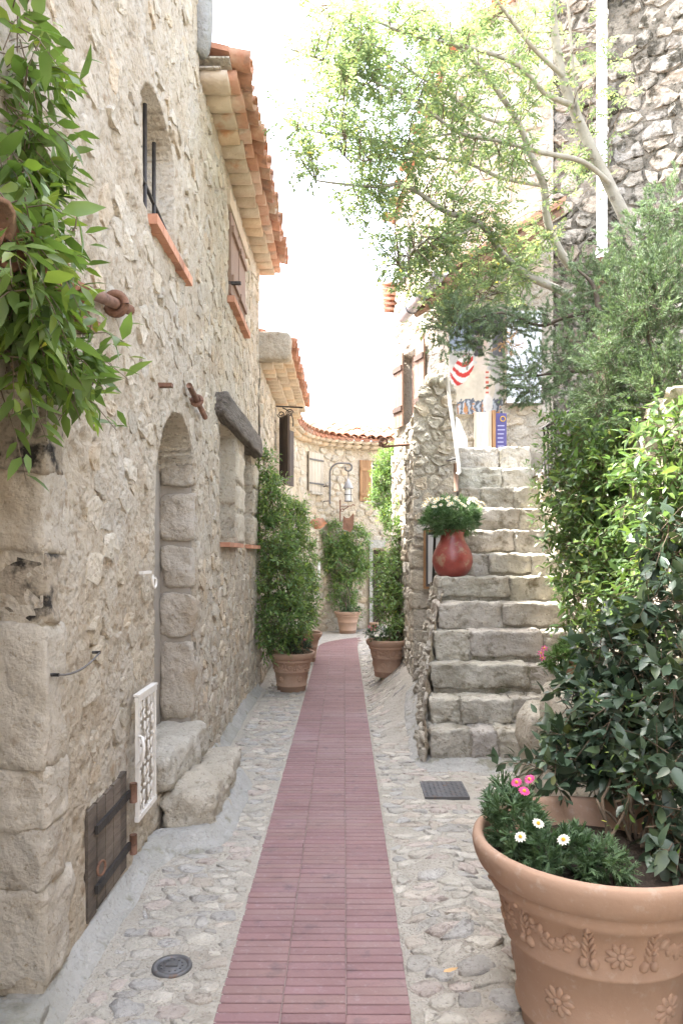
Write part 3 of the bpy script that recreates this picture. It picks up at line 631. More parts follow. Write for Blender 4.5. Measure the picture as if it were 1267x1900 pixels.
for k in range(nb):
    u = (k + .5) * ULEN / nb; p_, n_ = S_back(np.array([u]), np.array([3.78])); p_ = p_[0]; n_ = n_[0]; ax = np.array((-n_[0], -n_[1], .0)); sl_ = np.array((-n_[0], -n_[1], .30))
    g3.put(p_ + n_ * .13, orient(ax), (.9, .95, 1)); g3.put(p_ + n_ * .20 + (0, 0, .075), orient(ax), (1, .95, 1))
    r3.put(p_ + n_ * .24 + (0, 0, .165 + rng.normal(0, .005)), orient(sl_, True))
    u2 = u + ULEN / nb / 2; p2, n2 = S_back(np.array([min(u2, ULEN)]), np.array([3.78])); p2 = p2[0]; n2 = n2[0]; s2 = np.array((-n2[0], -n2[1], .30))
    for j in range(6): r3.put(p2 + n2 * (.23 - j * .36) + (0, 0, .16 + j * .36 * .30 + rng.normal(0, .006)), orient(s2 + rng.normal(0, .02, 3)))
V = []
for k in range(24):
    for d_, z_ in ((.2, 3.90), (-2.4, 4.68), (.2, 3.935), (-2.4, 4.715)): V.append(tuple(q[k] + nn[k] * d_ + np.array((0, 0, z_))))
Fc = []
for k in range(23): a = 4 * k; b = a + 4; Fc += [(a, a + 1, b + 1, b), (a + 2, b + 2, b + 3, a + 3), (a, b, b + 2, a + 2)]
mk('roof', V, Fc, M['terra'], back, smooth=False)
def on_back(px0, px1, z0, z1, off0, off1, name, mat, parent, tint=(1, 1, 1)):
    m = MB(); pts = []
    for px, o in ((px0, off0), (px1, off0), (px1, off1), (px0, off1)):
        p_, n_ = S_back(np.array([upx(px)]), np.array([0.])); pts.append(p_[0] + n_[0] * o)
    m.prism(pts, np.array((0, 0, z0)), np.array((0, 0, z1)), tint); return m.build(name, mat, parent)
niche = on_back(542, 555, 2.5, 3.2, -.055, -.045, 'niche_panel', M['genoise'], back)
wf = on_back(569, 598, 2.80, 3.56, -.05, -.035, 'window', M['darkwood'], back)
for k in range(5): on_back(570 + k * 5.5, 575.2 + k * 5.5, 2.81, 3.58, .02, .05, 'shutter_plank', M['palewood'], wf, np.array((1, 1, 1)) * rng.uniform(.9, 1.1))
for z in (2.95, 3.42): on_back(570, 597.5, z, z + .03, .051, .062, 'hinge_strap', M['greyiron'], wf)
on_back(572, 594, 2.755, 2.80, -.02, .09, 'window_sill', M['palestone'], back)
wf = on_back(687, 705, 2.64, 3.54, -.12, -.10, 'window', M['glass'], back)
on_back(690, 692.5, 2.66, 3.52, -.1, -.06, 'frame', M['whiteiron'], wf); on_back(700, 703.5, 2.66, 3.52, -.1, -.06, 'frame', M['palewood'], wf)
for k in range(4): on_back(667 + k * 5.2, 671.9 + k * 5.2, 2.67, 3.52, .0, .035, 'shutter_plank', M['orangewood'], wf, np.array((1, 1, 1)) * rng.uniform(.85, 1.15))
for z in (2.78, 3.30): on_back(668, 687, z, z + .06, .036, .055, 'shutter_ledger', M['orangewood'], wf)
dr = on_back(690, 711, -.02, 1.66, -.18, -.14, 'door', M['darkwood'], back)
on_back(684, 690.2, 0, 1.70, -.05, .06, 'door_jamb', M['fillet'], back); on_back(683, 713, 1.70, 1.86, -.05, .07, 'door_lintel', M['fillet'], back)
on_back(588, 592, 1.12, 1.42, .012, .035, 'vent_plate', M['white'], back)
# ------------------------------------------------------------------ stairs on the right
HS = [.265, .456, .68, .925, 1.145, 1.355, 1.56, 1.785, 2.01, 2.225, 2.45, 2.69]
DS = [5.31 + .22 * k for k in range(12)]
XS = [.63, .65, .69, .74, .79, .83, .95, 1.06, 1.13, 1.15, 1.17, 1.19]
stairs = thing('stone_stairs', 'steep flight of worn stone steps climbing beside the red vase', 'stairs', (1.3, 5.4, 0))
cuts = {0: (.20, .38, .62), 1: (.20, .45, .60), 2: (.62,), 3: (.26, .70), 4: (.48,), 5: (.55,), 6: (.36, .72), 7: (.60,), 8: (.70,), 9: (.26, .66), 10: (.58,), 11: (.55,)}
for k in range(12):
    z0 = (HS[k - 1] if k else 0) - .02; z1 = HS[k]; x0 = XS[k]; x1 = 1.98
    f = [0, *[c_ + rng.uniform(-.03, .03) for c_ in cuts[k]], 1]
    for j in range(len(f) - 1):
        a = x0 + (x1 - x0) * f[j]; b = x0 + (x1 - x0) * f[j + 1]
        low = rng.random() < .3 and z1 - z0 > .22
        zb = z0 + (.055 if low else .012)
        dd = rng.uniform(-.012, .012)
        Vb, Fb = block(((a + b) / 2, DS[k] + .21 + dd, (zb + z1) / 2 + rng.uniform(-.004, .004)), (b - a - .004, .42, z1 - zb), .034, .022, k * 7 + j, 14, 8.)
        mk('step_stone', Vb, Fb, M['stepstone'], stairs, tint=np.array((1, 1, 1)) * rng.uniform(.92, 1.12) * np.array((1, rng.uniform(.97, 1.0), rng.uniform(.93, 1.0))))
        if low:
            nn_ = max(1, int((b - a) / .22))
            for q_ in range(nn_):
                Vb, Fb = block((a + (b - a) * (q_ + .5) / nn_, DS[k] + .19, z0 + .032), ((b - a) / nn_ - .03, .34, .06), .2, .01, k + q_, 4, 9.); mk('chock_stone', Vb, Fb, M['stepstone'], stairs, tint=np.array((.85, .84, .8)))
m = MB()
for k in range(12): m.box(XS[k] + .02, 1.99, DS[k] + .016, DS[k] + .26, -.1, HS[k] - .016)
m.box(1.1, 2.6, DS[11] + .2, 9.3, 2.3, 2.66); m.build('step_core', M['stepmortar'], stairs)
def S_str(u, v):
    y = 7.3 - u; v = np.asarray(v, float)
    x = .585 + .035 * (y - 5.3) + .16 * np.clip(v, 0, 1.3) * np.clip((y - 5.2) / 1.2, 0, 1) + .03 * v
    N = np.zeros((len(u), 3)); N[:, 0] = -.98; N[:, 2] = .17
    return np.stack([x, y, v], 1), N
def hst(y): return np.interp(y, [5.29, 5.31, 5.53, 5.75, 5.97, 6.19, 6.41, 6.63, 7.3], [.22, .25, .43, .66, .90, 1.12, 1.33, 1.38, 1.40])
gridwall('side_wall', S_str, 0, 2.0, -.08, 1.4, .025, M['stepmortar'], stairs, keep=lambda u, v: v < hst(7.3 - u) - .02, amp=.03, freq=6, tint=np.array((1.45, 1.4, 1.35)))
rubble(stairs, S_str, cells(0, 1.98, 0, 1.4, .16, .12), M['stepstone'], (.01, .035), .014, lambda u, v, p: p[:, 1].max() < hst(7.3 - p[:, 0]).min() + .01, 300, ((.9, .88, .85), (.8, .79, .76), (1, .98, .95)), 'side_stone', rough=.22, dome=.6, flat=True)

# parapet pier with squared quoins beside the stairs
pier = thing('parapet_wall', 'rough broken-topped stone pier beside the stair with pale squared blocks below', 'wall', (.92, 7.5, .3))
def S_pier(u, v):
    u = np.asarray(u, float); v = np.asarray(v, float)
    N = np.zeros((len(u), 3)); N[:, 1] = -1; return np.stack([u, 7.3 + 0 * u + .02 * (v - 1.5), v], 1), N
def ptop(x): return 3.36 - .25 * np.abs((x - .95) / .2) ** 2.2 * (x < .95) - .22 * np.abs((x - .95) / .2) ** 2 * (x >= .95)
gridwall('wall', S_pier, .70, 1.13, .2, 3.45, .025, M['palemortar'], pier, keep=lambda u, v: v < ptop(u) + .02, amp=.02)
rubble(pier, S_pier, cells(.69, 1.14, 1.62, 3.4, .16, .12), M['palestone'], (.008, .035), .007, lambda u, v, p: p[:, 1].max() < ptop(u) + .05, 300, LP, rough=.22, dome=.6, flat=True)
for k, (z0, z1) in enumerate(((.30, .50), (.52, .66), (.68, .80), (.82, 1.0), (1.02, 1.17), (1.19, 1.40), (1.42, 1.60))):
    Vb, Fb = block((.90 + rng.uniform(-.01, .01), 7.42, (z0 + z1) / 2), (.43, .28, z1 - z0), .06, .014, 120 + k, 10, 6.); mk('quoin_stone', Vb, Fb, M['palestone'], pier, tint=np.array((1.05, 1.02, .97)) * rng.uniform(.9, 1.08))
m = MB(); m.box(.73, 1.10, 7.35, 7.75, .1, 3.0); m.box(.80, 1.04, 7.36, 7.70, 3.0, 3.28); m.build('wall_core', M['palemortar'], pier)
for k in range(9):
    Vb, Fb = block((rng.uniform(.80, 1.06), 7.5 + rng.uniform(-.1, .2), 3.22 + rng.uniform(-.08, .1)), (rng.uniform(.12, .2), .22, .13), .25, .02, 200 + k, 5, 8.); mk('top_stone', Vb, Fb, M['palestone'], pier, tint=np.array((.82, .8, .72)))
def S_pside(u, v):
    u = np.asarray(u, float); v = np.asarray(v, float); N = np.zeros((len(u), 3)); N[:, 0] = -1
    y = 10.75 - u; return np.stack([.715 + .0 * u - .02 * np.clip(1.2 - v, 0, 2), y, v], 1), N
gridwall('side_wall', S_pside, 0, 3.42, -.1, 3.0, .03, M['palemortar'], pier, amp=.02)
rubble(pier, S_pside, cells(0.02, 3.4, .1, 2.98, .2, .14), M['palestone'], (.006, .028), .007, None, 200, LP, 'side_stone', rough=.2, dome=.6, flat=True)
m = MB(); m.box(.75, 1.1, 7.76, 10.7, -.1, 2.96); m.build('side_core', M['palemortar'], pier)

# ------------------------------------------------------------------ tower-like gallery house
tow = thing('gallery_house', 'sunlit white stone house with shuttered window, gutter canopy and hung paintings', 'house', (1.3, 9.8, 0))
A = np.array((.75, 10.8)); Bp = np.array((1.32, 9.2)); Cp = np.array((2.60, 9.05)); L1 = np.linalg.norm(Bp - A); L2 = np.linalg.norm(Cp - Bp)
def S_tow(u, v):
    u = np.asarray(u, float); v = np.asarray(v, float)
    d1 = (Bp - A) / L1; d2 = (Cp - Bp) / L2; w = (u < L1)[:, None]
    q = np.where(w, A + d1 * u[:, None], Bp + d2 * (u - L1)[:, None]); dr_ = np.where(w, d1, d2)
    return np.column_stack([q, v]), np.column_stack([dr_[:, 1], -dr_[:, 0], 0 * u])
def towtop(u): return 6.45 + (u / 2.4) * 1.95
TO = [(.24, .98, 3.42, 4.42, .12), (.16, .50, 5.55, 6.15, .1)]
def sdf_tow(u, v):
    best = np.full(np.shape(u), 9.); dep = np.zeros(np.shape(u))
    for a, b, c_, d_, dp in TO:
        s = np.maximum(np.maximum(a - u, u - b), np.maximum(c_ - v, v - d_)); dep = np.where(s < best, dp, dep); best = np.minimum(best, s)
    return best, dep
gridwall('wall', S_tow, 0, L1 + L2, -.1, 8.9, .035, M['palemortar'], tow, sdf_tow, keep=lambda u, v: v < towtop(u), amp=.02)
rubble(tow, S_tow, cells(.02, L1 + L2 - .02, 2.4, 8.8, .21, .15), M['palestone'], (.004, .026), .007, lambda u, v, p: p[:, 1].max() < towtop(u) - .05 and sdf_tow(p[:, 0], p[:, 1])[0].min() > .01 and abs(u - L1) > .08 and rng.random() < .8, 300, LP, rough=.2, dome=.6, flat=True)
m = MB(); q = [A + (.16, .02), Bp + (.14, .16), Cp + (0, .2), np.array((2.6, 11.5)), np.array((.95, 11.5))]
m.prism([(a_[0], a_[1], 0) for a_ in q], np.array((0, 0, -.1)), np.array((0, 0, 6.3))); m.build('wall_core', M['palemortar'], tow)
r4 = Course('roof_tile', BV, BF, M['terra'], tow, TT)
for k in range(16):
    u = k * (L1 + L2) / 15.5; p_, n_ = S_tow(np.array([u]), np.array([0.])); r4.put(p_[0] + n_[0] * .14 + (0, 0, towtop(u) + .07), orient((-n_[0][0], -n_[0][1], .1)))
p_, n_ = S_tow(np.linspace(0, L1 + L2, 12), np.zeros(12)); V = []
for k in range(12):
    u = k * (L1 + L2) / 11
    for o_, dz in ((.05, .0), (-1.6, .1), (.05, .05), (-1.6, .15)): V.append(tuple(p_[k] + n_[k] * o_ + (0, 0, towtop(u) + dz)))
mk('roof', V, [f for k in range(11) for f in ((4 * k, 4 * k + 1, 4 * k + 5, 4 * k + 4), (4 * k + 2, 4 * k + 6, 4 * k + 7, 4 * k + 3), (4 * k, 4 * k + 4, 4 * k + 6, 4 * k + 2))], M['terra'], tow, smooth=False)
for k in range(6): r4.put((.80 - .008 * k, 10.80, 5.16 + k * .075), (0, R(-10), pi * .9), (.55, .8, .9))
def on_tow(u0, u1, z0, z1, o0, o1, name, mat, parent, tint=(1, 1, 1)):
    pts = []
    for u, o in ((u0, o0), (u1, o0), (u1, o1), (u0, o1)):
        a_, b_ = S_tow(np.array([u]), np.array([0.])); pts.append(a_[0] + b_[0] * o)
    m = MB(); m.prism(pts, np.array((0, 0, z0)), np.array((0, 0, z1)), tint); return m.build(name, mat, parent)
w_ = on_tow(.42, .80, 3.42, 4.42, -.11, -.09, 'window', M['brownwood'], tow, (1.3, 1.3, 1.3))
for a, b in ((.08, .40), (.84, 1.10)):
    for k in range(3): on_tow(a + (b - a) * k / 3, a + (b - a) * (k + .93) / 3, 3.40, 4.45, .03, .055, 'shutter_plank', M['brownwood'], w_, np.array((1, 1, 1)) * rng.uniform(.9, 1.2))
    for z in (3.62, 4.2): on_tow(a, b, z, z + .07, .056, .08, 'shutter_ledger', M['darkwood'], w_, (1.4, 1.2, 1.1))
w_ = on_tow(.16, .5, 5.55, 6.15, -.09, -.07, 'window', M['glass'], tow)
on_tow(.12, .3, 5.5, 6.2, .03, .055, 'shutter', M['zinc'], w_); on_tow(.36, .56, 5.5, 6.2, .03, .055, 'shutter', M['zinc'], w_)

# canopy over the landing: planks on rafters, half-round gutter along its edge
G1 = np.array((.90, 9.55, 4.70)); G2 = np.array((1.16, 8.16, 4.70)); K1 = np.array((2.3, 9.5, 5.5)); K2 = np.array((2.5, 8.2, 5.5))
for k in range(7):
    t0, t1 = k / 7, (k + .95) / 7; q = [G1 + (K1 - G1) * t0, G2 + (K2 - G2) * t0, G2 + (K2 - G2) * t1, G1 + (K1 - G1) * t1]
    m = MB(); m.prism(q, np.array((0, 0, .03)), np.array((0, 0, .055)), np.array((1.25, 1.1, 1)) * rng.uniform(.8, 1.15)); m.build('canopy_plank', M['brownwood'], tow)
for k in range(4):
    t0 = .06 + k * .29; a_ = G1 + (G2 - G1) * t0; b_ = K1 + (K2 - K1) * t0; m = MB(); m.tube([a_ + (0, 0, -.02), b_ + (0, 0, -.02)], .045, 4); m.build('rafter', M['brownwood'], tow)
q = [G1, G2, K2, K1]; m = MB(); m.prism(q, np.array((0, 0, .06)), np.array((0, 0, .10))); m.build('canopy_roof', M['terra'], tow)
gdir = (G2 - G1) / np.linalg.norm(G2 - G1); gn = np.array((-gdir[1], gdir[0], 0)) * -1; gn = gn if gn[0] < 0 else -gn
V = []; ng = 9
for e in (G1 - gdir * .25, G2 + gdir * .05):
    for rr in (.075, .066):
        for k in range(ng): a_ = pi + pi * k / (ng - 1); V.append(tuple(e + gn * (.06 + rr * math.cos(a_)) + np.array((0, 0, .04 + rr * math.sin(a_)))))
Fc = [(k, k + 1, 2 * ng + k + 1, 2 * ng + k) for k in range(ng - 1)] + [(ng + k, 3 * ng + k, 3 * ng + k + 1, ng + k + 1) for k in range(ng - 1)] + [(k, ng + k, ng + k + 1, k + 1) for k in range(ng - 1)] + [(2 * ng + k, 2 * ng + k + 1, 3 * ng + k + 1, 3 * ng + k) for k in range(ng - 1)]
gut = mk('gutter', V, Fc, M['zinc'], tow)
for f_ in (.12, .5, .85):
    e = G1 + (G2 - G1) * f_; m = MB(); m.tube([e + gn * (.06 + .08 * math.cos(pi + pi * k / 8)) + np.array((0, 0, .04 + .08 * math.sin(pi + pi * k / 8))) for k in range(9)], .008, 5); m.build('gutter_bracket', M['greyiron'], gut)

# ------------------------------------------------------------------ terrace, retaining wall, high wall
V = [(1.50, 1.2, 2.3), (6.5, 1.2, 2.3), (6.5, 9.2, 2.35), (2.0, 9.2, 2.35), (1.95, 7.8, 2.35)]
o = mk('terrace', V, [(0, 1, 2, 3, 4)], M['soil'], tint=np.array((3, 3, 3)), smooth=False); o['kind'] = 'structure'
ret = thing('retaining_wall', 'low rubble retaining wall almost hidden under hanging jasmine beside the stairs', 'wall', (1.8, 5, 0))
def S_ret(u, v):
    u = np.asarray(u, float); v = np.asarray(v, float); y = 9.0 - u; N = np.zeros((len(u), 3)); N[:, 0] = -1
    return np.stack([1.46 + .52 * sstep(2.0, 6.0, y) - .05 * np.clip(1.5 - v, 0, 2) * (y < 5), y, v], 1), N
gridwall('wall', S_ret, 0, 7.6, -.1, 2.45, .04, M['palemortar'], ret, keep=lambda u, v: v < 2.3 + .12 * np.sin(u * 3), amp=.03, tint=np.array((.8, .79, .75)))
rubble(ret, S_ret, cells(0, 7.5, 0, 2.4, .24, .17), M['palestone'], (.015, .06), .014, lambda u, v, p: rng.random() < .85, 300, LP, rough=.22, dome=.6, flat=True)
m = MB(); m.box(1.75, 5, -9, 1.15, -.1, 4.6); m.build('wall_core', M['palemortar'], ret)  # unseen house mass behind the camera, added to keep sky light off the foreground
high = thing('high_wall', 'towering grey rubble wall blotched with dark lichen behind the leaning tree', 'wall', (3.8, 8.4, 2.3))
A2 = np.array((2.50, 9.15)); B2 = np.array((5.6, 7.5)); D2 = (B2 - A2) / np.linalg.norm(B2 - A2)
def S_high(u, v):
    u = np.asarray(u, float); q = A2 + D2 * u[:, None]; N = np.column_stack([np.full(len(u), D2[1]), np.full(len(u), -D2[0]), 0 * u]); return np.column_stack([q, np.asarray(v, float)]), N
gridwall('wall', S_high, 0, 3.5, 2.0, 9.6, .035, M['lichmortar'], high, amp=.035, freq=5)
rubble(high, S_high, cells(.0, 3.5, 2.3, 9.5, .27, .19, wt=.3), M['lichstone'], (.002, .026), .007, lambda u, v, p: rng.random() < .93, 300, ((1, 1, 1), (1.12, 1.1, 1.06), (.85, .84, .8), (1.15, 1.13, 1.08), (1.05, .98, .9)), rough=.28, dome=.7, flat=True)
m = MB(); n2 = np.array((D2[1], -D2[0])); q = [A2 - n2 * .12, B2 - n2 * .12, B2 - n2 * 1.2, A2 - n2 * 1.2]; m.prism([(a_[0], a_[1], 0) for a_ in q], np.array((0, 0, 0)), np.array((0, 0, 9.55))); m.build('wall_core', M['lichmortar'], high)
a_, b_ = S_high(np.array([.72]), np.array([0.])); a_ = a_[0]; b_ = b_[0]
dp = thing('drainpipe', 'straight white drainpipe with brown foot running down the lichened wall', 'pipe', (a_[0] + b_[0] * .1, a_[1] + b_[1] * .1, 2.3))
m = MB(); m.tube([a_ + b_ * .11 + (0, 0, 5.0), a_ + b_ * .11 + (0, 0, 9.5)], .062, 14); m.build('pipe', M['white'], dp, smooth=True)
m = MB(); m.tube([a_ + b_ * .11 + (0, 0, 2.3), a_ + b_ * .11 + (0, 0, 5.1)], .07, 14); m.build('cast_foot', M['brownwood'], dp, smooth=True)
for z in (5.15, 6.6, 8.0): m = MB(); m.tube([a_ + b_ * .11 + (0, 0, z), a_ + b_ * .11 + (0, 0, z + .05)], .078, 14); m.build('pipe_collar', M['white'], dp, smooth=True)
q0, b_ = S_high(np.array([.95, 1.9]), np.array([8.1, 8.75])); cb = thing('cable', 'thin dark cable strung across the lichened wall', 'cable', q0[0] + b_[0] * .07)
m = MB(); m.tube([q0[0] + b_[0] * .09, (q0[0] + q0[1]) / 2 + b_[0] * .09 + (0, 0, -.06), q0[1] + b_[0] * .09], .012, 6); m.build('wire', M['iron'], cb, smooth=True)
# ------------------------------------------------------------------ ironwork and small things on the left wall
def arc(c, r, a0, a1, n, ax, ay):
    ax = np.array(ax, float); ay = np.array(ay, float); c = np.array(c, float)
    rr = r if hasattr(r, '__len__') else (r, r)
    return [c + (rr[0] + (rr[1] - rr[0]) * k / n) * (math.cos(a0 + (a1 - a0) * k / n) * ax + math.sin(a0 + (a1 - a0) * k / n) * ay) for k in range(n + 1)]
def torus(m, c, Rr, r, ax, ay, n=18, k=8):
    m.tube(arc(c, Rr, 0, 2 * pi, n, ax, ay), r, k)
YZ = ((0, 1, 0), (0, 0, 1))
def anchor(p0, p1, f, lab, r):
    t_ = thing('tie_rod', lab, 'tie rod', p0); p0 = np.array(p0); p1 = np.array(p1)
    m = MB(); m.tube([p0, p1], r, 12); m.build('rod', M['rust'], t_, smooth=True)
    d = (p1 - p0) / np.linalg.norm(p1 - p0); c = p0 + (p1 - p0) * f; s = np.cross(d, (0, 0, 1)); s /= np.linalg.norm(s)
    m = MB(); torus(m, c, r * 1.75, r * .75, s, np.cross(s, d)); m.build('eye', M['rust'], t_, smooth=True)
    m = MB(); q = np.array((-1.05, c[1] , c[2])); m.tube([q, c - np.array((r * 1.5, 0, 0))], r * .9, 8); m.build('bolt', M['rust'], t_, smooth=True)
anchor((-.955, 2.72, 2.535), (-.955, 3.25, 2.645), .62, 'thick rusty iron tie rod with ring beside the hanging jasmine', .023)
anchor((-.955, 4.50, 2.60), (-.955, 5.02, 2.50), .45, 'slim rusty iron tie rod with ring above the arched doorway', .018)
o = thing('wall_peg', 'short rusty iron peg beside the arch top', 'peg', (-1.0, 3.95, 2.47)); m = MB(); m.box(-1.06, -.93, 3.93, 3.975, 2.462, 2.482); m.build('spike', M['rust'], o)
o = thing('wall_bracket', 'small white curled iron bracket on the wall left of the arched doorway', 'bracket', (-1.0, 3.6, 1.45))
m = MB(); m.box(-.985, -.965, 3.50, 3.66, 1.458, 1.472); m.build('plate', M['whiteiron'], o)
m = MB(); m.tube(arc((-.95, 3.66, 1.42), (.045, .02), 2.4, 7.2, 18, *YZ), .007, 6); m.build('curl', M['whiteiron'], o, smooth=True)
o = thing('strung_line', 'thin green cord strung between two nails on the wall', 'cord', (-1.0, 2.65, 1.15))
m = MB(); a_ = np.array((-.965, 2.46, 1.145)); b_ = np.array((-.965, 2.88, 1.165)); m.tube([a_ + (b_ - a_) * t_ + np.array((0, 0, -.025 * 4 * t_ * (1 - t_))) for t_ in np.linspace(0, 1, 9)], .004, 6); m.build('cord', M['greyiron'], o, smooth=True)
for p_ in (a_, b_): m = MB(); m.tube([p_ - (.03, 0, 0), p_ + (.003, 0, 0)], .006, 8); m.build('nail', M['iron'], o, smooth=True)
# plank hatch
ht = thing('wooden_hatch', 'weathered dark plank hatch with strap hinges low in the left wall', 'hatch', (-1.0, 3.1, .1))
for k in range(5):
    y0 = 2.86 + k * .1; m = MB(); m.box(-1.03, -1.0 + rng.uniform(-.004, .003), y0, y0 + .096, .10 + (.01 if k else .0), .54 + .012 * k * .3, np.array((1, 1, 1)) * rng.uniform(.8, 1.3)); m.build('plank', M['oldwood'], ht)
for z in (.205, .445):
    m = MB(); m.box(-.998, -.985, 2.92, 3.37, z - .017, z + .017); st = m.build('hinge_strap', M['iron'], ht)
    m = MB(); m.tube([(-.978, 3.385, z - .045), (-.978, 3.385, z + .045)], .017, 10); m.build('hinge_barrel', M['rust'], st, smooth=True)
m = MB(); torus(m, (-.975, 2.93, .29), .028, .005, (.25, .97, 0), (0, 0, 1)); m.build('ring_pull', M['rust'], ht, smooth=True)
# white scrollwork grille
gr = thing('iron_grille', 'white scrollwork iron grille fixed beside the plank hatch', 'grille', (-.96, 3.56, .31))
gx_, gy0, gy1, gz0, gz1 = -.968, 3.42, 3.72, .31, .86
m = MB()
for y in (gy0, gy1): m.box(gx_ - .008, gx_ + .008, y - .012, y + .012, gz0, gz1)
for z in (gz0 - .012, gz1): m.box(gx_ - .010, gx_ + .010, gy0 - .014, gy1 + .014, z, z + .024)
m.build('frame', M['whiteiron'], gr)
m = MB(); m.box(gx_ - .016, gx_ + .014, gy0 - .016, gy1 + .016, gz1 + .026, gz1 + .036); m.build('cap_rail', M['whiteiron'], gr)
for k in range(4):
    yc = gy0 + .045 + k * .07
    for j in range(5):
        zc = gz0 + .055 + j * .11; s = 1 if (j + k) % 2 else -1
        m = MB()
        m.tube(arc((gx_, yc, zc + .022), (.006, .026), 0 if s > 0 else pi, (-1.5 * pi if s > 0 else 2.5 * pi), 14, *YZ) + arc((gx_, yc, zc - .03), (.026, .006), pi / 2, (pi / 2 + 1.6 * pi * s), 14, *YZ), .0055, 5)
        m.build('scroll', M['whiteiron'], gr, smooth=True)
m = MB(); m.tube([(gx_ + .0, 3.40, .56), (gx_ + .035, 3.37, .60), (gx_ + .045, 3.365, .66), (gx_ + .03, 3.39, .70), (gx_, 3.42, .70)], .008, 6); m.build('handle', M['whiteiron'], gr, smooth=True)
# boulder doorstep
ds = thing('doorstep', 'rough pale boulder step below the arched doorway', 'doorstep', (-.85, 4.5, 0))
for k, (c_, s_) in enumerate((((-.845, 4.12, .115), (.30, .36, .29)), ((-.85, 4.52, .10), (.32, .46, .25)), ((-.87, 4.98, .075), (.26, .46, .2)))):
    Vb, Fb = block(c_, s_, .13, .04, 300 + k, 12, 5.); mk('boulder', Vb, Fb, M['palestone'], ds, tint=np.array((1, .97, .93)))
# little tiled hood over the near doorway
hood = thing('door_hood', 'small terracotta tile hood over the near doorway under the jasmine', 'hood', (-1.0, 2.2, 2.45))
hc = Course('roof_tile', BV, BF, M['terra'], hood, [np.array(t_) * .6 for t_ in TT])
for k in range(6):
    y = 1.42 + k * .19; hc.put((-.86, y, 2.36), (0, R(-28), pi), (.5, .9, .9)); hc.put((-.845, y + .095, 2.36), (pi, R(-28), pi), (.5, .9, .9))
m = MB(); m.box(-1.05, -.90, 1.35, 2.50, 2.28, 2.315); m.build('hood_board', M['genoise'], hood)
# covers in the paving
cv = thing('drain_cover', 'small round cast iron cover set in the mortar beside the path', 'drain cover', (-.645, 2.735, 0))
m = MB(); m.lathe([(0, .012), (.052, .012), (.054, .009), (.057, .009), (.059, .014), (.073, .014), (.075, .008), (.075, -.02)], (-.645, 2.735, -.004), 28); m.build('plate', M['castiron'], cv, smooth=True, )
m = MB(); m.box(-.668, -.622, 2.726, 2.744, .008, .013); m.build('handle_bar', M['castiron'], cv)
for k in range(12):
    a = 2 * pi * k / 12; m = MB(); c_ = np.array((-.645 + .04 * math.cos(a), 2.735 + .04 * math.sin(a), .02)); m.box(c_[0] - .004, c_[0] + .004, c_[1] - .004, c_[1] + .004, .007, .011); m.build('stud', M['castiron'], cv)
cv = thing('drain_cover', 'square grey checker plate cover at the foot of the steps', 'drain cover', (.655, 4.785, 0))
m = MB(); m.box(.515, .80, 4.63, 4.95, -.03, .012); m.build('plate', M['castiron'], cv)
SV = np.array([(-.014, 0, 0), (0, -.005, 0), (.014, 0, 0), (0, .005, 0), (-.004, 0, .0045), (.004, 0, .0045)]); SF = [(0, 1, 5, 4), (1, 2, 5), (2, 3, 4, 5), (3, 0, 4)]
stc = Course('stud', SV, SF, M['castiron'], cv, [(1, 1, 1)])
for j in range(11):
    for k in range(9): stc.put((.535 + k * .031 , 4.648 + j * .0285, .0125), (0, 0, pi / 4 if (j + k) % 2 else -pi / 4))
lf = MB(); lf.add([(.355, 2.60, .10), (.375, 2.585, .108), (.40, 2.595, .112), (.41, 2.615, .108), (.385, 2.62, .104), (.36, 2.615, .10)], [(0, 1, 2, 3, 4, 5)]); z_ = float(gz(.38, 2.6)) + .03
fl = thing('fallen_leaf', 'pale yellow leaf lying on the cobbles near the big pot', 'leaf', (.38, 2.6, z_)); lf.V = [(v[0], v[1], v[2] - .10 + z_) for v in lf.V]; lf.build('blade', M['dead'], fl)

# ------------------------------------------------------------------ brackets, lamp and sign down the lane
sb = thing('sign_bracket', 'black scrolled iron bracket under the deep eave', 'bracket', (-1.0, 10.7, 3.72))
XZ = ((1, 0, 0), (0, 0, 1))
m = MB(); m.tube([(-1.0, 10.7, 3.74), (-.60, 10.7, 3.72)], .012, 6); m.build('arm', M['iron'], sb, smooth=True)
m = MB(); m.tube(arc((-.95, 10.7, 3.48), (.24, .20), pi / 2 - .2, -.2, 12, (1, 0, 0), (0, 0, 1)), .009, 6); m.tube(arc((-.80, 10.7, 3.64), (.06, .015), 0, 3.5 * pi, 26, *XZ), .008, 5); m.tube(arc((-.92, 10.7, 3.62), (.055, .015), pi, 4.2 * pi, 26, *XZ), .008, 5); m.build('scroll', M['iron'], sb, smooth=True)
lp = thing('wall_lantern', 'grey lantern with conical cap hanging from a gooseneck bracket', 'lantern', (-.29, 14.55, 2.55))
q = P(612, 935, 14.5); top = P(612, 878, 14.5); e = P(633, 860, 14.5)
pts = [q, top] + arc(top + (.2, 0, 0), .2, pi, pi / 2, 8, *XZ) + [top + (.36, 0, .2)] + arc(top + (.36, 0, .11), (.09, .05), pi / 2, -1.1 * pi, 14, *XZ)
m = MB(); m.tube(pts, .017, 8); m.build('bracket', M['greyiron'], lp, smooth=True)
for zz in (q[2] + .06, q[2] + .36):
    m = MB(); m.tube([(q[0], q[1], zz), (q[0] - .12, q[1] + .1, zz), (q[0] - .16, q[1] + .45, zz - .03)], .011, 6); m.build('wall_stay', M['greyiron'], lp, smooth=True)
hp = top + np.array((.365, 0, -.06))
lc = np.array((hp[0], hp[1], 0)); zt = P(652, 888, 14.5)[2]; zm = P(652, 906, 14.5)[2]; zb = P(652, 930, 14.5)[2]
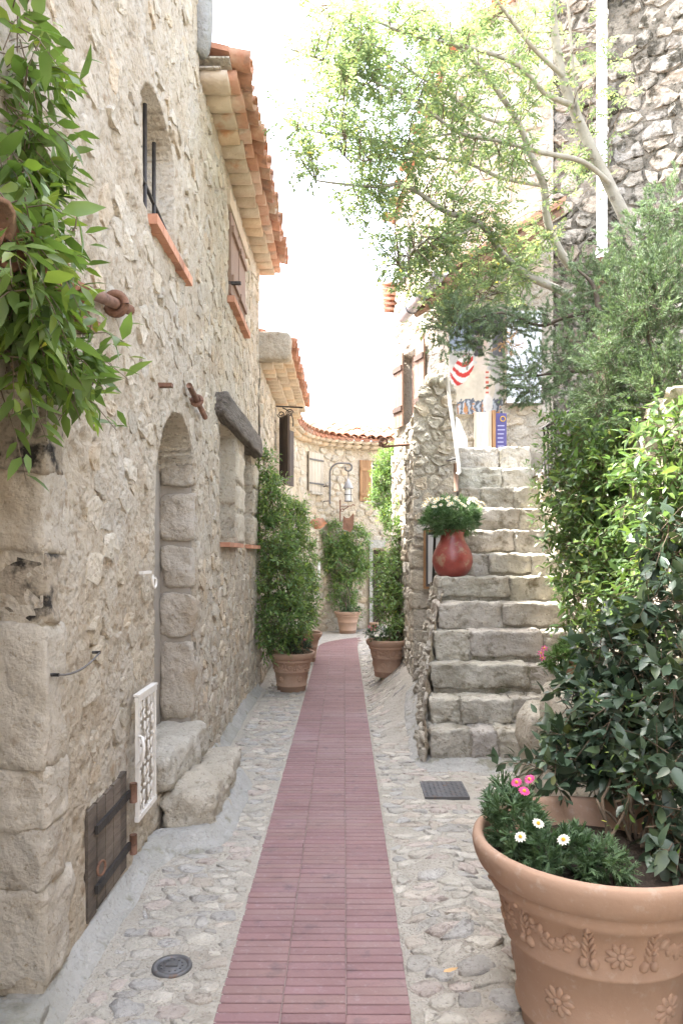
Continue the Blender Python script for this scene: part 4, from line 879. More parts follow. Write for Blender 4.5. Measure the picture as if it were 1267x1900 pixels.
m = MB(); m.tube([(lc[0], lc[1], hp[2] + .12), (lc[0], lc[1], zt - .02)], .008, 6); m.build('hanger', M['greyiron'], lp, smooth=True)
m = MB(); m.lathe([(.012, zt), (.11, zm), (.105, zm - .006), (.01, zt - .012)], lc, 18); m.build('cap', M['zinc'], lp, smooth=True)
m = MB(); m.lathe([(.068, zm), (.068, zb)], lc, 8); gl = m.build('glass', M['white'], lp)
for k in range(4): a = pi / 4 + k * pi / 2; m = MB(); m.tube([(lc[0] + .078 * math.cos(a), lc[1] + .078 * math.sin(a), zm), (lc[0] + .078 * math.cos(a), lc[1] + .078 * math.sin(a), zb)], .007, 5); m.build('cage_bar', M['greyiron'], lp)
for z in (zb, (zm + zb) / 2): m = MB(); torus(m, (lc[0], lc[1], z), .078, .007, (1, 0, 0), (0, 1, 0), 16, 5); m.build('cage_ring', M['greyiron'], lp, smooth=True)
sg = thing('hanging_sign', 'brown shield-shaped metal sign on a scrolled bracket above the far climber', 'sign', (.0, 14.4, 2.0))
p0 = P(631, 928, 14.4); p1 = P(631, 968, 14.4)
m = MB(); m.tube([p0, p1], .016, 6); m.tube([(p0 + p1) / 2, (p0 + p1) / 2 + (0, .8, 0)], .012, 6); m.build('post', M['rust'], sg)
a0 = P(631, 939, 14.4); a1 = P(652, 939, 14.4); m = MB(); m.tube([a0, a1] + arc(a1 + (.04, 0, 0), (.04, .02), pi, 0, 8, *XZ), .010, 6); m.tube(arc(a0 + (.04, 0, -.08), (.03, .02), 2.5 * pi, 0, 16, *XZ) + [a1 + (-.06, 0, -.01)], .009, 6); m.build('arm', M['rust'], sg, smooth=True)
sh = [P(*p_, 14.4) for p_ in ((637, 957), (642, 961), (648, 961), (655, 952), (657, 956), (656, 968), (655, 980), (650, 988), (644, 985), (636, 982), (636, 968))]
m = MB(); m.prism(sh, np.array((0, -.008, 0)), np.array((0, .008, 0))); m.build('plate', M['rust'], sg)
sb = thing('sign_bracket', 'long rusty iron arm with a coiled end sticking out of the sunlit pier', 'bracket', (.74, 8.0, 2.75))
p0 = P(778, 822, 7.55); p1 = P(712, 829, 7.75); m = MB(); m.tube([p0 + (.05, 0, 0), p1], .014, 6); m.build('arm', M['rust'], sb, smooth=True)
m = MB(); m.tube(arc(p1 + (0, 0, .052), (.052, .018), 1.5 * pi, -1.6 * pi, 26, *XZ), .012, 6); m.build('coil', M['rust'], sb, smooth=True)
lb = thing('scroll_rail', 'grey wrought iron scroll bar below the orange shutter', 'bracket', (.55, 14.9, 2.6))
p0 = P(677, 931, 14.7); p1 = P(735, 931, 14.7); m = MB(); m.tube([p0, p1], .012, 6); m.tube([p0 + (.1, 0, 0), p0 + (.1, .5, 0)], .012, 6); m.build('bar', M['zinc'], lb)
m = MB()
for k in range(4): m.tube(arc(P(696 + 11 * k, 935, 14.7), (.055, .012), 0, 3 * pi, 16, *XZ), .008, 5)
m.build('scrolls', M['zinc'], lb, smooth=True)
wp = thing('wall_pot', 'tipped terracotta jar fixed to the wall beside the far climber', 'jar', P(585, 990, 14.2))
m = MB(); b0 = P(578, 976, 14.0); m.lathe([(.02, 0), (.09, .02), (.12, .12), (.10, .24), (.065, .29), (.085, .33), (.07, .33), (.05, .28)], (0, 0, 0), 20)
an = .9
m.V = [tuple(b0 + np.array((v[2] * math.sin(an) + v[0] * math.cos(an), v[1], v[2] * math.cos(an) * .5 - v[0] * math.sin(an)))) for v in m.V]; m.build('body', M['terra'], wp, smooth=True)
m = MB(); m.tube([b0 + (.1, 0, 0), b0 + (0, .9, 0)], .012, 6); m.build('holder', M['rust'], wp)

# ------------------------------------------------------------------ gallery things on the landing
def wallpos(px, py): return P(px, py, 9.12)
cvs = thing('painting', 'large hanging painting with red and white striped sleeve above the landing', 'painting', (1.64, 9.1, 3.3))
nx_, nz_ = 70, 120; x0, x1, z0, z1 = 1.31, 1.985, 3.31, 4.62
gu, gv = np.meshgrid(np.linspace(0, 1, nx_), np.linspace(0, 1, nz_)); gu = gu.ravel(); gv = gv.ravel()
ns = fbm(gu * 9, gv * 14, 4, 5); c3 = np.tile(np.array((.42, .40, .37)), (len(gu), 1)) * (1 + ns[:, None] * .8)
def paint(mask, colr, v=.5):
    k = np.array(colr)[None] * (1 + ns[:, None] * v); c3[mask] = k[mask]
wb = ns * .12
paint((gv + wb > .60) & (gu < .45), (.22, .26, .32)); paint((gv + wb > .55) & (gu > .8), (.12, .12, .13))
paint(((gu - .45 + wb) ** 2 / .16 + (gv - .26) ** 2 / .05) < 1, (.52, .46, .37)); paint(((gu - .62 + wb) ** 2 / .02 + (gv - .58) ** 2 / .03) < 1, (.55, .47, .40))
sl_ = ((gu - .24 + wb * .5) ** 2 / .045 + (gv - .42 - .35 * (gu - .24)) ** 2 / .017) < 1
paint(sl_, (.62, .58, .54)); paint(sl_ & (np.sin((gv - .5 * (gu - .2) ** 2 * 4 + .25 * gu) * 62 + wb * 10) > .1), (.42, .035, .03))
paint((np.abs(gu - .70 + wb * .3) < .04 + .05 * gv) & (gv > .12) & (gv < .42), (.58, .50, .42)); paint((np.abs(gu - .70) < .03) & (gv > .14) & (gv < .42) & (np.sin(gv * 130) > .2), (.48, .10, .06))
paint(((gu - .60) ** 2 / .012 + (gv - .72) ** 2 / .014) < 1, (.52, .40, .33)); paint(((gu - .62) ** 2 / .05 + (gv - .84 + wb) ** 2 / .012) < 1, (.03, .03, .035)); paint((np.abs(gu - .55 - wb) < .07) & (gv > .55) & (gv < .70), (.06, .055, .055))
paint((gv < .13 + wb) , (.10, .11, .13)); paint((gv < .11 + wb) & (np.sin(gu * 70 + ns * 9) > .1), (.35, .38, .42)); paint((gv < .10 + wb) & (np.sin(gu * 43 + ns * 9) > .8), (.42, .2, .08)); paint(((gu - .72) ** 2 / .008 + (gv - .10) ** 2 / .008) < 1, (.60, .57, .53))
i = (np.arange(nx_ - 1)[None] + np.arange(nz_ - 1)[:, None] * nx_).ravel()
cb_ = mk('canvas', np.stack([x0 + (x1 - x0) * gu, 9.085 + .006 * np.sin(gu * 8), z0 + (z1 - z0) * gv], 1), np.stack([i, i + 1, i + nx_ + 1, i + nx_], 1), M['canvas'], cvs, tint=c3)
m = MB(); m.box(x0, x1, 9.098, 9.13, z0, z1); m.build('stretcher', M['palewood'], cvs)
pn = thing('painting', 'pale bluish white canvas hanging beside the striped painting', 'painting', (2.18, 9.05, 3.4))
m = MB(); m.box(2.0, 2.42, 8.93, 8.955, 3.42, 4.55, (.75, .79, .86)); m.build('canvas', M['canvas'], pn)
m = MB(); m.box(2.0, 2.42, 8.957, 9.08, 3.44, 4.53); m.build('stretcher', M['palewood'], pn)
bd = thing('leaning_board', 'tall white board leaning on the landing below the striped painting', 'board', (1.66, 9.0, 2.69)); m = MB(); m.box(1.60, 1.79, 8.90, 8.93, 2.67, 3.30, (1.25, 1.3, 1.4)); m.build('panel', M['palewood'], bd); m = MB(); m.box(1.592, 1.612, 8.885, 8.90, 2.67, 3.31); m.box(1.778, 1.798, 8.885, 8.90, 2.67, 3.31); m.build('edge_strip', M['palewood'], bd)
bd = thing('poster', 'blue poster on a wooden post under the striped painting', 'poster', (1.9, 9.0, 2.69)); m = MB(); m.box(1.86, 1.99, 8.92, 8.93, 2.74, 3.29, (.11, .10, .26)); m.build('sheet', M['canvas'], bd); m = MB(); m.box(1.81, 1.85, 8.88, 8.95, 2.67, 3.32); m.build('post', M['orangewood'], bd)
for k in range(7): m = MB(); m.box(1.88, 1.88 + rng.uniform(.05, .09), 8.917, 8.919, 2.83 + k * .05, 2.842 + k * .05, (.45, .45, .65)); m.build('text_line', M['canvas'], bd)
m = MB(); torus(m, (1.945, 8.915, 3.22), .03, .005, *XZ); m.build('gold_ring', M['daisy_eye'], bd, smooth=True)
bd = thing('leaning_board', 'curved white slab leaning behind the handrail', 'board', (1.42, 8.8, 2.69)); m = MB(); m.prism([(1.30, 8.75, 2.66), (1.50, 8.75, 2.66), (1.49, 8.8, 2.95), (1.40, 8.85, 3.2), (1.28, 8.9, 3.34)], np.array((0, 0, 0)), np.array((0, .04, 0)), (.85, .84, .8)); m.build('panel', M['white'], bd)
hr_ = thing('handrail', 'bent galvanised pipe handrail on the pier side of the upper steps', 'handrail', (1.16, 7.2, 2.2))
pts = [P(829, 700, 7.25), P(834, 745, 7.2), P(842, 800, 7.15), P(849, 850, 7.1), P(852, 875, 7.08), P(848, 880, 7.08)]; m = MB(); m.tube(pts, .018, 8); m.build('rail', M['whiteiron'], hr_, smooth=True)
for t_ in (0, 3): m = MB(); m.tube([pts[t_], pts[t_] + np.array((-.10, .25, 0))], .010, 6); m.build('rail_stay', M['greyiron'], hr_, smooth=True)
m = MB(); m.tube([P(845, 860, 7.15), P(846, 912, 7.15)], .022, 8); m.build('drop_pipe', M['brownwood'], hr_, smooth=True)
ir = thing('handrail', 'dark iron railing with curled end beside the hanging jasmine at the stair top', 'handrail', P(1012, 860, 6.6))
m = MB(); m.tube([P(1008, 795, 6.7), P(1035, 776, 6.4)], .016, 8); m.tube(arc(P(1058, 775, 6.35), (.055, .05), 0, 2 * pi, 18, *XZ), .016, 8); m.build('rail', M['iron'], ir, smooth=True)
for k in range(4): px = 1009 + k * 7; m = MB(); m.tube([P(px, 794 - 4.5 * k, 6.7 - .07 * k), P(px, 880 + 12 * k, 6.7 - .07 * k)], .009, 6); m.build('baluster', M['iron'], ir, smooth=True)
mr = thing('framed_picture', 'narrow orange-framed picture hanging on the pier behind the red vase', 'picture', (.86, 7.26, 1.2))
fx0, fx1, fz0, fz1, fy = .79, 1.0, 1.215, 1.80, 7.235
m = MB(); m.box(fx0 + .01, fx1 - .01, fy, fy + .02, fz0 + .01, fz1 - .01, (.12, .12, .13)); m.build('backing', M['canvas'], mr)
m = MB(); m.box(fx0 + .045, fx1 - .045, fy - .004, fy - .001, fz0 + .05, fz1 - .05); m.build('sheet', M['white'], mr)
for b_ in ((fx0, fx0 + .022, fz0, fz1), (fx1 - .022, fx1, fz0, fz1), (fx0 + .0225, fx1 - .0225, fz0, fz0 + .022), (fx0 + .0225, fx1 - .0225, fz1 - .022, fz1)):
    m = MB(); m.box(b_[0], b_[1], fy - .02, fy + .025, b_[2], b_[3]); m.build('frame_bar', M['orangewood'], mr)
ch = thing('drainpipe', 'thin dark pipe running down between pier and steps', 'pipe', (.87, 6.75, .4))
m = MB(); m.tube([(.90, 7.18, 1.9), (.87, 7.1, 1.3), (.855, 7.05, .72)], .014, 6); m.build('pipe', M['iron'], ch, smooth=True)

# ------------------------------------------------------------------ pots
PROF = [(0, .01), (.56, 0), (.59, .005), (.612, .13), (.645, .138), (.652, .155), (.628, .172), (.703, .49), (.738, .500), (.745, .520), (.722, .540), (.79, .735), (.845, .75), (.868, .775), (.868, .80), (.855, .82), (.905, .835), (.955, .865), (.985, .91), (1.0, .955), (.99, .985), (.965, 1.0), (.93, .997), (.905, .975), (.89, .90), (.86, .84)]
def prof_r(f):
    zs = [p_[1] for p_ in PROF[1:21]]; return float(np.interp(f, zs, [p_[0] for p_ in PROF[1:21]]))
def pot(px_loc, Rr, H, label, n=40, group='terracotta pots along the lane'):
    x, y, z = px_loc; t_ = thing('terracotta_pot', label, 'flower pot', (x, y, z), group)
    m = MB(); m.lathe([(a * Rr, b * H) for a, b in PROF], (x, y, z), n, wob=.004); m.build('body', M['pot'], t_, smooth=True)
    m = MB(); m.lathe([(0, .86 * H), (.5 * Rr, .87 * H), (.885 * Rr, .85 * H)], (x, y, z), 20); m.build('soil', M['soil'], t_, smooth=True)
    return t_
def on_pot(x, y, z, Rr, H, a, f, out=0., side=0., up=0.):
    """point on the pot's flank at angle a and height fraction f, moved out / sideways / up"""
    r = prof_r(f + up / H) * Rr + out; aa = a + side / max(r, .05)
    return np.array((x + r * math.cos(aa), y + r * math.sin(aa), z + f * H + up))
def blob_on(m, x, y, z, Rr, H, a, f, su, sv, th, side=0., up=0., ang=0., n=8):
    """a raised oval boss on the flank"""
    V = []; ring = []
    for r_, o_ in ((1, -.004), (.8, th * .6), (.45, th)):
        for k in range(n):
            q = 2 * pi * k / n; du, dv = su * r_ * math.cos(q), sv * r_ * math.sin(q)
            V.append(on_pot(x, y, z, Rr, H, a, f, o_, side + du * math.cos(ang) - dv * math.sin(ang), up + du * math.sin(ang) + dv * math.cos(ang)))
    V.append(on_pot(x, y, z, Rr, H, a, f, th, side, up))
    m.add(V, [(r_ * n + k, r_ * n + (k + 1) % n, (r_ + 1) * n + (k + 1) % n, (r_ + 1) * n + k) for r_ in (0, 1) for k in range(n)] + [(2 * n + k, 2 * n + (k + 1) % n, 3 * n) for k in range(n)])
def ornaments(t_, x, y, z, Rr, H, a0, full=True):
    s = Rr / .4
    def rosette(a, f, sc):
        m = MB()
        for k in range(9): q = 2 * pi * k / 9; blob_on(m, x, y, z, Rr, H, a, f, .017 * sc, .009 * sc, .007, .021 * sc * math.cos(q), .021 * sc * math.sin(q), q)
        blob_on(m, x, y, z, Rr, H, a, f, .011 * sc, .011 * sc, .012); m.build('rosette', M['pot'], t_, smooth=True)
    def drop(a, f, sc):
        m = MB()
        for sd in (-1, 1):
            blob_on(m, x, y, z, Rr, H, a, f, .014 * sc, .019 * sc, .013, sd * .014 * sc, -.035 * sc, sd * .2)
            for k in range(4): blob_on(m, x, y, z, Rr, H, a, f, .006 * sc, .017 * sc, .008, sd * (.012 - .0025 * k) * sc, (-.008 + .018 * k) * sc, sd * -.45)
        blob_on(m, x, y, z, Rr, H, a, f, .008 * sc, .012 * sc, .009, 0, .066 * sc); m.build('fruit_drop', M['pot'], t_, smooth=True)
    def swag(a, b, f, sag):
        m = MB(); n_ = 13
        for k in range(n_):
            u = k / (n_ - 1); aa = a + (b - a) * u; dz = -sag * 4 * u * (1 - u)
            for _ in range(3): blob_on(m, x, y, z, Rr, H, aa, f, .017 * s, .011 * s, .008, rng.uniform(-.01, .01), dz + rng.uniform(-.014, .014) * s, rng.uniform(0, 3))
        m.build('garland', M['pot'], t_, smooth=True)
    for k in range(5):
        b = a0 + k * 2 * pi / 5
        rosette(b, .63, 1.25 * s); drop(b + .29, .64, 1.1 * s); drop(b - .29, .64, 1.1 * s); swag(b + .42, b + 2 * pi / 5 - .42, .68, .035 * s)
        rosette(b + .62, .33, 1.4 * s)
NP = (.826, 2.38, .0); NR, NH = .40, .635
near = pot(NP, NR, NH, 'huge terracotta pot with moulded flowers holding daisies and dark glossy shrub', 72, None)
ornaments(near, *NP, NR, NH, -pi / 2 - .12)
p2 = (-.60, 8.35, .0); pl = pot(p2, .272, .445, 'terracotta pot with tall jasmine against the left wall, first along it', 36); ornaments(pl, *p2, .272, .445, -pi / 2)
p3 = (-.57, 10.6, .0); pot(p3, .26, .43, 'terracotta pot half hidden behind the first left jasmine pot', 30)
zz = float(gz(.50, 8.4)) ; p4 = (.505, 8.45, zz - .02); pr = pot(p4, .25, .43, 'terracotta pot with pink-flowered daisy plant below the sunlit ivy', 36); ornaments(pr, *p4, .25, .43, -pi / 2 + .3)
p5 = (.075, 14.45, .0); pot(p5, .27, .44, 'terracotta pot at the bend holding a heart-shaped jasmine', 30)
p6 = (.60, 14.6, 0); pot(p6, .10, .2, 'tiny terracotta pot standing in the far doorway', 20)
p7 = tuple(P(1068, 1268, 4.35)); p7 = (p7[0], p7[1], p7[2]); pot(p7, .12, .19, 'small terracotta pot wedged among rocks under the hanging jasmine', 30)
rk_ = thing('boulder', 'pale boulder carrying a small pot at the foot of the jasmine', 'rock', (p7[0], p7[1], 0))
for k, (dx, dy, zt, w0) in enumerate(((.02, .0, p7[2], .42), (.32, .05, p7[2] + .22, .40), (-.05, .35, p7[2] - .2, .38))):
    Vb, Fb = block((p7[0] + dx, p7[1] + dy, zt / 2 - .01), (w0, .42, zt + .02), .18, .04, 400 + k, 9, 4.); mk('rock', Vb, Fb, M['palestone'], rk_, tint=np.array((.9, .88, .84)))
# red glazed vase on the sixth step
vp = np.array((.985, 6.62, 1.352)); vz = thing('glazed_vase', 'red glazed pot-bellied vase full of white daisies standing on the stair edge', 'vase', vp)
m = MB(); m.lathe([(0, .004), (.10, 0), (.125, .012), (.165, .07), (.184, .135), (.182, .18), (.165, .235), (.135, .29), (.113, .335), (.105, .375), (.108, .405), (.120, .425), (.116, .432), (.10, .425), (.09, .36), (.0, .36)], vp, 40, wob=.008); m.build('body', M['glazed'], vz, smooth=True)
# ------------------------------------------------------------------ plants
def leaf_tmpl(w=.34, fold=.10, curl=.12, fine=True):
    if fine:
        T = [(0, 0), (.28, 1), (.62, .82), (1, 0)]
        V = [(0, 0, 0)]
        for t_, ww in T[1:3]:
            z = -curl * t_ * t_; V += [(t_, -w / 2 * ww, z + fold * ww * w), (t_, 0, z), (t_, w / 2 * ww, z + fold * ww * w)]
        V.append((1, 0, -curl))
        Fc = [(0, 1, 2), (0, 2, 3), (1, 4, 5), (1, 5, 2), (2, 5, 6), (2, 6, 3), (4, 7, 5), (5, 7, 6)]
    else:
        V = [(0, 0, 0), (.42, -w / 2, fold * w), (1, 0, -curl), (.42, w / 2, fold * w)]; Fc = [(0, 1, 2), (0, 2, 3)]
    return np.array(V, float), np.array(Fc)
def place(tm, pos, d, up, size):
    """leaf copies: base at pos, pointing along d, upper face towards up"""
    V0, F0 = tm; d = d / (np.linalg.norm(d, axis=1, keepdims=True) + 1e-9); s = np.cross(up, d); s /= np.linalg.norm(s, axis=1, keepdims=True) + 1e-9; n = np.cross(d, s)
    V = pos[:, None] + size[:, None, None] * (V0[None, :, 0:1] * d[:, None] + V0[None, :, 1:2] * s[:, None] + V0[None, :, 2:3] * n[:, None])
    k = len(V0); Fc = (F0[None] + (np.arange(len(pos)) * k)[:, None, None]).reshape(-1, 3)
    return V, Fc
def blob_px(px, py, d, rx, ry, rd=None):
    """ellipsoid given in photo pixels at a distance"""
    return P(px, py, d), np.array((rx * d / F, (rd if rd is not None else rx * d / F * .8), ry * d / F))
def twigs_in(blobs, n, length, outb=.6, upb=.3, rnd=.6, shell=.35, floor=None):
    wv = np.array([b[1].prod() ** (2 / 3) for b in blobs]); wv /= wv.sum(); out = []
    for _ in range(n):
        c, r = blobs[rng.choice(len(blobs), p=wv)]; v = rng.normal(size=3); v /= np.linalg.norm(v); v *= rng.uniform(shell, 1) ** .5
        p = c + v * r
        d = v * outb + np.array((0, 0, upb)) + rng.normal(size=3) * rnd; d /= np.linalg.norm(d)
        out.append((p, d, length * rng.uniform(.6, 1.3)))
    return out
def leaves_on(tw, per, lsize, droop=.15, spread=.9, sv=.25):
    pos = []; dr_ = []; up = []; sz = []
    for p, d, L in tw:
        s = np.cross(d, (0, 0, 1.)); s /= np.linalg.norm(s) + 1e-9; u2 = np.cross(s, d)
        for k in range(per):
            f = (k + .6) / per; a = k * 1.57 + rng.uniform(-.5, .5)
            side = math.cos(a) * s + math.sin(a) * u2
            q = p + d * L * f + np.array((0, 0, -droop * L * f * f)); dd = d * .55 + side * spread + np.array((0, 0, -droop)) + rng.normal(size=3) * .15
            pos.append(q); dr_.append(dd); up.append(d * .25 + np.array((0, 0, 1.)) + rng.normal(size=3) * .45); sz.append(lsize * rng.uniform(1 - sv, 1 + sv) * (1 - .35 * f * (rng.random() < .5)))
        pos.append(p + d * L); dr_.append(d + rng.normal(size=3) * .2); up.append(np.array((0, 0, 1.)) + rng.normal(size=3) * .4); sz.append(lsize * .7)
    return np.array(pos), np.array(dr_), np.array(up), np.array(sz)
def stems_of(m, tw, r=.0022, droop=.15):
    for p, d, L in tw: m.tube([p - d * L * .3, p + d * L * .5 + np.array((0, 0, -droop * L * .25)), p + d * L + np.array((0, 0, -droop * L))], [r, r * .8, r * .4], 4, caps=False)
def tints(n, lo=.75, hi=1.3, young=.15):
    t_ = rng.uniform(lo, hi, (n, 1)) * np.ones((n, 3)); y = rng.random(n) < young; t_[y] *= (1.5, 1.32, 1.0); y = rng.random(n) < .012; t_[y] *= (2.0, 1.4, .9); return t_
def foliage(parent, tw, per, lsize, mat, tm=None, n_obj=0, droop=.15, name='leaves', stems=True, twmat=None, lo=.75, hi=1.3, young=.15, keep=None, sv=.4, spread=.9):
    tm = tm or leaf_tmpl(fine=n_obj > 0)
    pos, d, up, sz = leaves_on(tw, per, lsize, droop, spread, sv)
    if keep is not None: k = keep(pos); pos, d, up, sz = pos[k], d[k], up[k], sz[k]
    tn = tints(len(pos), lo, hi, young)
    V, Fc = place(tm, pos, d, up, sz); k = len(tm[0]); idx = np.arange(len(pos))
    if n_obj:
        sc = np.array([sz[q] ** 2 / max(pos[q, 1], .3) ** 2 * (1 if inview(V[q].mean(0), 0) else 0) for q in idx]) * rng.uniform(.5, 1, len(idx)); o_ = np.argsort(-sc)[:n_obj]
        for q in o_: mk('leaf', V[q], [tuple(f) for f in tm[1]], mat, parent, tint=tn[q], origin=pos[q])
        idx = np.setdiff1d(idx, o_)
    if len(idx):
        Vr = V[idx].reshape(-1, 3); Fr = (tm[1][None] + (np.arange(len(idx)) * k)[:, None, None]).reshape(-1, 3)
        mk(name, Vr, Fr, mat, parent, tint=np.repeat(tn[idx], k, 0), kind='stuff', smooth=True)
    if stems:
        m = MB(); stems_of(m, tw, droop=droop); m.build('twigs', twmat or M['twig'], parent, smooth=True, kind='stuff')
def wire(parent, pts, r, mat, name='stem', n=6):
    pts = [np.asarray(p, float) for p in pts]; o_ = []
    for k in range(len(pts) - 1):
        for t_ in np.linspace(0, 1, 4, endpoint=False): o_.append(pts[k] + (pts[k + 1] - pts[k]) * t_ + rng.normal(size=3) * r * .5)
    o_.append(pts[-1]); rr = np.linspace(r, r * .5, len(o_)); m = MB(); m.tube(o_, list(rr), n); return m.build(name, mat, parent, smooth=True)

# jasmine hanging over the hood, top left
jl = thing('jasmine_vine', 'long-leaved green jasmine tumbling over the door hood on the left wall', 'vine', (-.98, 2.2, 2.4))
bl = [blob_px(10, 40, 2.15, 65, 90, .16), blob_px(35, 170, 2.2, 50, 90, .15), blob_px(10, 300, 2.15, 75, 90, .16), blob_px(20, 450, 2.2, 65, 70, .15), blob_px(30, 560, 2.15, 60, 60, .15),
      blob_px(100, 640, 2.3, 75, 60, .13), blob_px(150, 710, 2.45, 42, 36, .10), blob_px(15, 690, 2.15, 40, 60, .12), blob_px(75, 330, 2.3, 35, 45, .1), blob_px(40, 480, 1.95, 60, 60, .1), blob_px(70, 570, 2.1, 50, 50, .1), blob_px(20, 400, 1.95, 50, 50, .1)]
tw = twigs_in(bl, 300, .14, .5, -.15, .55, .15)
clampx = lambda q: (q[:, 0] > -.97) & (q[:, 1] > 1.5)
foliage(jl, tw, 6, .092, L_bright, leaf_tmpl(.34, .12, .2), 290, .45, keep=clampx, young=.22, lo=.7, hi=1.25)
for pts in (((5, 460), (60, 540), (110, 620), (115, 700), (150, 780)), ((30, 380), (90, 470), (120, 540), (130, 620)), ((0, 20), (40, 200), (60, 330), (50, 480)), ((120, 460), (140, 420), (150, 380))):
    wire(jl, [P(a, b, 2.3 + .0006 * a) for a, b in pts], .0035, M['twig'])
fl_ = MB()
for k in range(90):
    c, r = bl[rng.integers(len(bl))]; q = c + rng.normal(size=3) * r * .75
    if q[0] < -.97: continue
    for _ in range(5):
        d = rng.normal(size=3); d /= np.linalg.norm(d); fl_.tube([q, q + d * .018], [.0012, .0022], 4)
fl_.build('flower_buds', L_bright, jl, kind='stuff')

# the leaning ash tree on the terrace
ash = thing('ash_tree', 'slender leaning tree with pale green feathery leaves above the steps', 'tree', (2.6, 6.5, 2.3))
def pxline(pts, d0, d1):
    n = len(pts); return [P(a, b, d0 + (d1 - d0) * k / (n - 1)) for k, (a, b) in enumerate(pts)]
def smooth_line(pts, n=5):
    pts = np.array(pts); out = []
    for k in range(len(pts) - 1):
        a, b, c, d = pts[max(k - 1, 0)], pts[k], pts[k + 1], pts[min(k + 2, len(pts) - 1)]
        for t_ in np.linspace(0, 1, n, endpoint=False): out.append(.5 * ((2 * b) + (-a + c) * t_ + (2 * a - 5 * b + 4 * c - d) * t_ ** 2 + (-a + 3 * b - 3 * c + d) * t_ ** 3))
    out.append(pts[-1]); return out
LIMB = [('trunk', [(1225, 640), (1190, 500), (1165, 420), (1130, 345), (1098, 280), (1062, 200), (1042, 140), (1028, 60), (1018, -40), (1000, -120)], 6.5, 6.4, .062, .03),
        ('trunk', [(1130, 640), (1090, 540), (1040, 470), (1015, 410), (1008, 345), (985, 290), (962, 230), (930, 180), (885, 120), (830, 70), (790, 20)], 6.7, 5.9, .045, .012),
        ('branch', [(1110, 585), (1040, 540), (985, 515), (935, 475), (890, 415), (825, 392), (755, 345), (700, 346), (640, 342), (585, 335)], 6.4, 5.3, .038, .006),
        ('branch', [(1062, 196), (1010, 172), (962, 122), (885, 92), (765, 66), (700, 40), (620, 8)], 6.4, 5.4, .026, .005),
        ('branch', [(1130, 340), (1080, 300), (1000, 282), (930, 262), (850, 246), (775, 190), (690, 150), (600, 112), (535, 90)], 6.4, 5.2, .024, .004),
        ('branch', [(1075, 225), (1060, 100), (1052, 0), (1030, -80)], 6.4, 6.2, .016, .006),
        ('branch', [(1042, 140), (985, 85), (935, 20), (890, -40)], 6.4, 5.8, .022, .008),
        ('branch', [(1008, 345), (930, 330), (860, 300), (790, 290), (700, 260), (610, 250), (550, 235)], 6.6, 5.3, .018, .004),
        ('branch', [(890, 415), (840, 440), (790, 445), (740, 490)], 5.9, 5.5, .014, .004),
        ('branch', [(962, 230), (900, 220), (830, 175), (760, 130), (690, 80), (650, 40)], 6.3, 5.4, .014, .004),
        ('branch', [(985, 515), (930, 540), (880, 560), (830, 600)], 6.2, 5.8, .012, .004),
        ('branch', [(850, 246), (780, 260), (720, 300), (640, 290)], 5.8, 5.3, .010, .003)]
limbpts = []
for nm, pts, d0, d1, r0, r1 in LIMB:
    ln = smooth_line(pxline(pts, d0, d1)); m = MB(); m.tube(ln, list(np.linspace(r0, r1, len(ln))), 9); m.build(nm, M['bark'], ash, smooth=True)
    L = len(ln); limbpts += [(p_, k / L) for k, p_ in enumerate(ln) if k > L * .25]
LPt = np.array([p_ for p_, f in limbpts])
crown = [(650, 60, 110, 70), (760, 60, 110, 70), (880, 60, 90, 70), (600, 150, 75, 60), (700, 170, 90, 70), (810, 180, 100, 70), (570, 265, 40, 60), (650, 270, 90, 60), (760, 280, 100, 70), (880, 290, 90, 70),
         (720, 380, 90, 55), (830, 400, 90, 60), (930, 400, 70, 60), (780, 480, 75, 55), (880, 510, 80, 45), (950, 150, 60, 80), (820, 555, 55, 35), (960, 300, 50, 60), (700, 445, 35, 40), (1000, 480, 50, 50), (1060, 330, 50, 70), (990, 30, 50, 50), (940, 560, 60, 40), (1130, 140, 40, 60), (860, 470, 80, 50), (800, 525, 65, 40), (900, 580, 55, 30), (960, 480, 60, 50), (745, 500, 30, 35)]
cw = np.array([a[2] * a[3] for a in crown], float); cw /= cw.sum()
lpos = []; ldir = []; lup = []; lsz = []; tb_ = MB()
